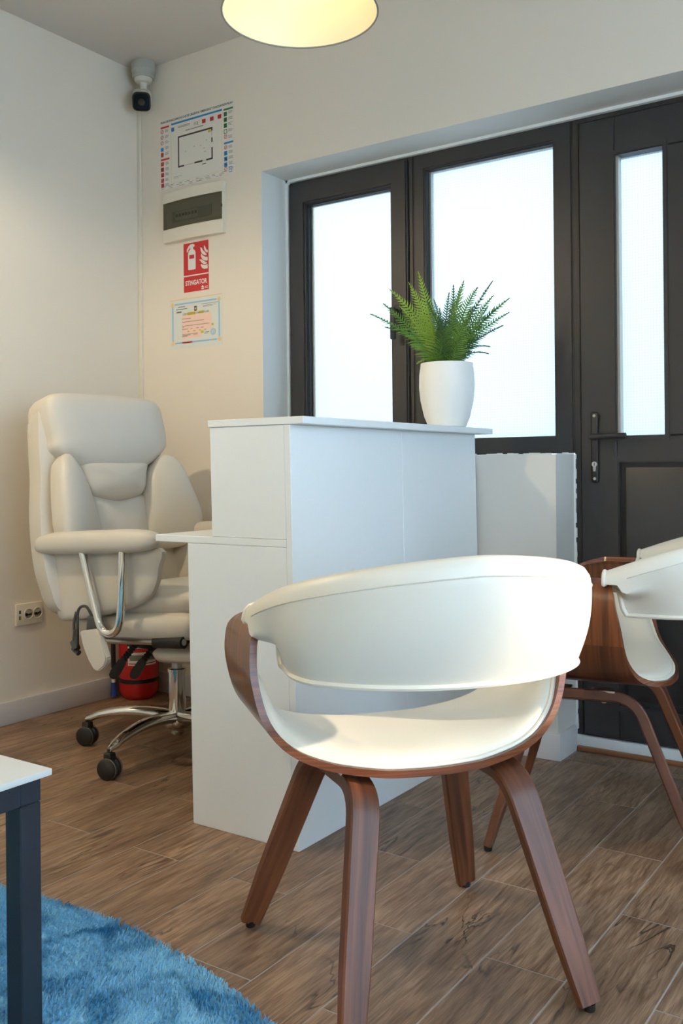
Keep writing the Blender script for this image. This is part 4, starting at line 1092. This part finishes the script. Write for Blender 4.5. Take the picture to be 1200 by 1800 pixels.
rug = thing('round_rug', 'fluffy mottled blue round rug lying on the wood-look floor under the table', 'rug', (1.432, -2.900, 0))
RR_ = 1.405
rr = random.Random(11)
bm = new(); rows = []
for i, (r_, z) in enumerate([(0.02, .014)] + [(RR_ * f_, .014) for f_ in (.25, .5, .7, .85, .95, .985)] + [(RR_ - .004, .010), (RR_, .0005)]):
    rows.append([Vector((r_ * cos(a), r_ * sin(a), z)) for a in [2 * pi * k / 96 for k in range(96)]])
quads(bm, rows, close_v=True, capu=True); obj('rug_base', bm, M['rug'], rug)
vs, fs = [], []
def hsh(x, y): return 0.5 + 0.25 * (sin(x * 17.3 + 2 * sin(y * 9.1)) + sin(y * 21.7 + 1.7 * sin(x * 13.3)))
n_t = 0
while n_t < 120000:
    a = rr.uniform(radians(25), radians(155)); r_ = RR_ * math.sqrt(rr.uniform(0.28, 1.0)) + rr.uniform(-.004, .004)
    x, y = r_ * cos(a), r_ * sin(a)
    if y < 0.70: continue
    n_t += 1
    h = min(.0125, .004 + .006 * rr.random() * (0.55 + 0.9 * hsh(x, y))); wdt = rr.uniform(.0011, .0024)
    t_ = rr.uniform(0, 2 * pi); lx, ly = cos(t_) * wdt, sin(t_) * wdt; flow = 3.0 * hsh(x * .4, y * .4); bx_, by_ = cos(flow) * .003 + rr.uniform(-.004, .004), sin(flow) * .003 + rr.uniform(-.004, .004)
    k = len(vs); vs += [(x - lx, y - ly, .012), (x + lx, y + ly, .012), (x + bx_ + lx * .4, y + by_ + ly * .4, .012 + h * .9), (x + bx_ - lx * .4, y + by_ - ly * .4, .012 + h)]; fs.append((k, k + 1, k + 2, k + 3))
me = bpy.data.meshes.new('pile'); me.from_pydata(vs, [], fs); me.materials.append(M['rug'])
po = bpy.data.objects.new('pile', me); C.objects.link(po); po.parent = rug; po['kind'] = 'stuff'

# ------------------------------------------------------------------ pendant lamps
def pendant(label, loc, power):
    t = thing('pendant_lamp', label, 'lamp', loc, 0, 'enamel pendant lamps')
    n = 64; prof = [(.181, 0), (.179, .004), (.168, .025), (.125, .110), (.090, .165), (.045, .190), (.030, .195)]
    bm = new(); rows = []
    for r_, z in prof: rows.append([Vector(((r_ * (1 + .006 * cos(24 * 2 * pi * k / n) * (z > 0.01))) * cos(2 * pi * k / n), r_ * (1 + .006 * cos(24 * 2 * pi * k / n) * (z > 0.01)) * sin(2 * pi * k / n), z)) for k in range(n)])
    quads(bm, rows, close_v=True); sh = obj('lamp_shade', bm, M['shade_in'], t, 60)
    bm = new(); rows = []
    for r_, z in prof: rows.append([Vector(((r_ + .0022) * cos(2 * pi * k / n), (r_ + .0022) * sin(2 * pi * k / n), z + .0008)) for k in range(n)])
    quads(bm, rows, close_v=True); obj('shade_outside', bm, M['shade_out'], sh)
    bm = new(); tube(bm, [Vector((.1818 * cos(2 * pi * k / n), .1818 * sin(2 * pi * k / n), 0)) for k in range(n)], .0022, 6, closed=True); obj('rim', bm, M['shade_out'], sh)
    bm = new(); lathe(bm, [(0, .068), (.020, .072), (.034, .086), (.040, .106), (.036, .126), (.022, .146), (.015, .158), (0, .158)], 24); obj('bulb', bm, M['bulb'], t)
    bm = new(); lathe(bm, [(0, .155), (.019, .155), (.019, .20), (.032, .205), (.032, .225), (.006, .24), (0, .24)], 20); obj('socket', bm, M['shade_out'], t)
    bm = new(); tube(bm, [(0, 0, .235), (0, 0, H - loc[2] - .02)], .003, 8); obj('cord', bm, M['rubber'], t)
    bm = new(); lathe(bm, [(0, H - loc[2] - .025), (.045, H - loc[2] - .02), (.05, H - loc[2]), (0, H - loc[2])], 24); obj('ceiling_rose', bm, M['shade_out'], t)
    ld = bpy.data.lights.new('lamp_light', 'POINT'); ld.energy = power; ld.color = (1.0, 0.82, 0.55); ld.shadow_soft_size = 0.03
    lo = bpy.data.objects.new('lamp_light', ld); C.objects.link(lo); lo.parent = t; lo.location = (0, 0, .045)
    return t
pendant('pale yellow lit pendant lampshade hanging at the top, in front of the desk', (1.602, -1.016, 1.974), LAMP_W)
pendant('unseen enamel pendant lamp left of the coffee table, added for warm fill light', (0.55, -1.75, 2.20), LAMP_FILL)  # added out of view for the left wall glow and warm fill
pendant('unseen enamel pendant lamp over the far end of the rug, added for warm fill light', (2.6, -3.7, 2.20), LAMP_FILL)  # added behind the camera as warm fill only
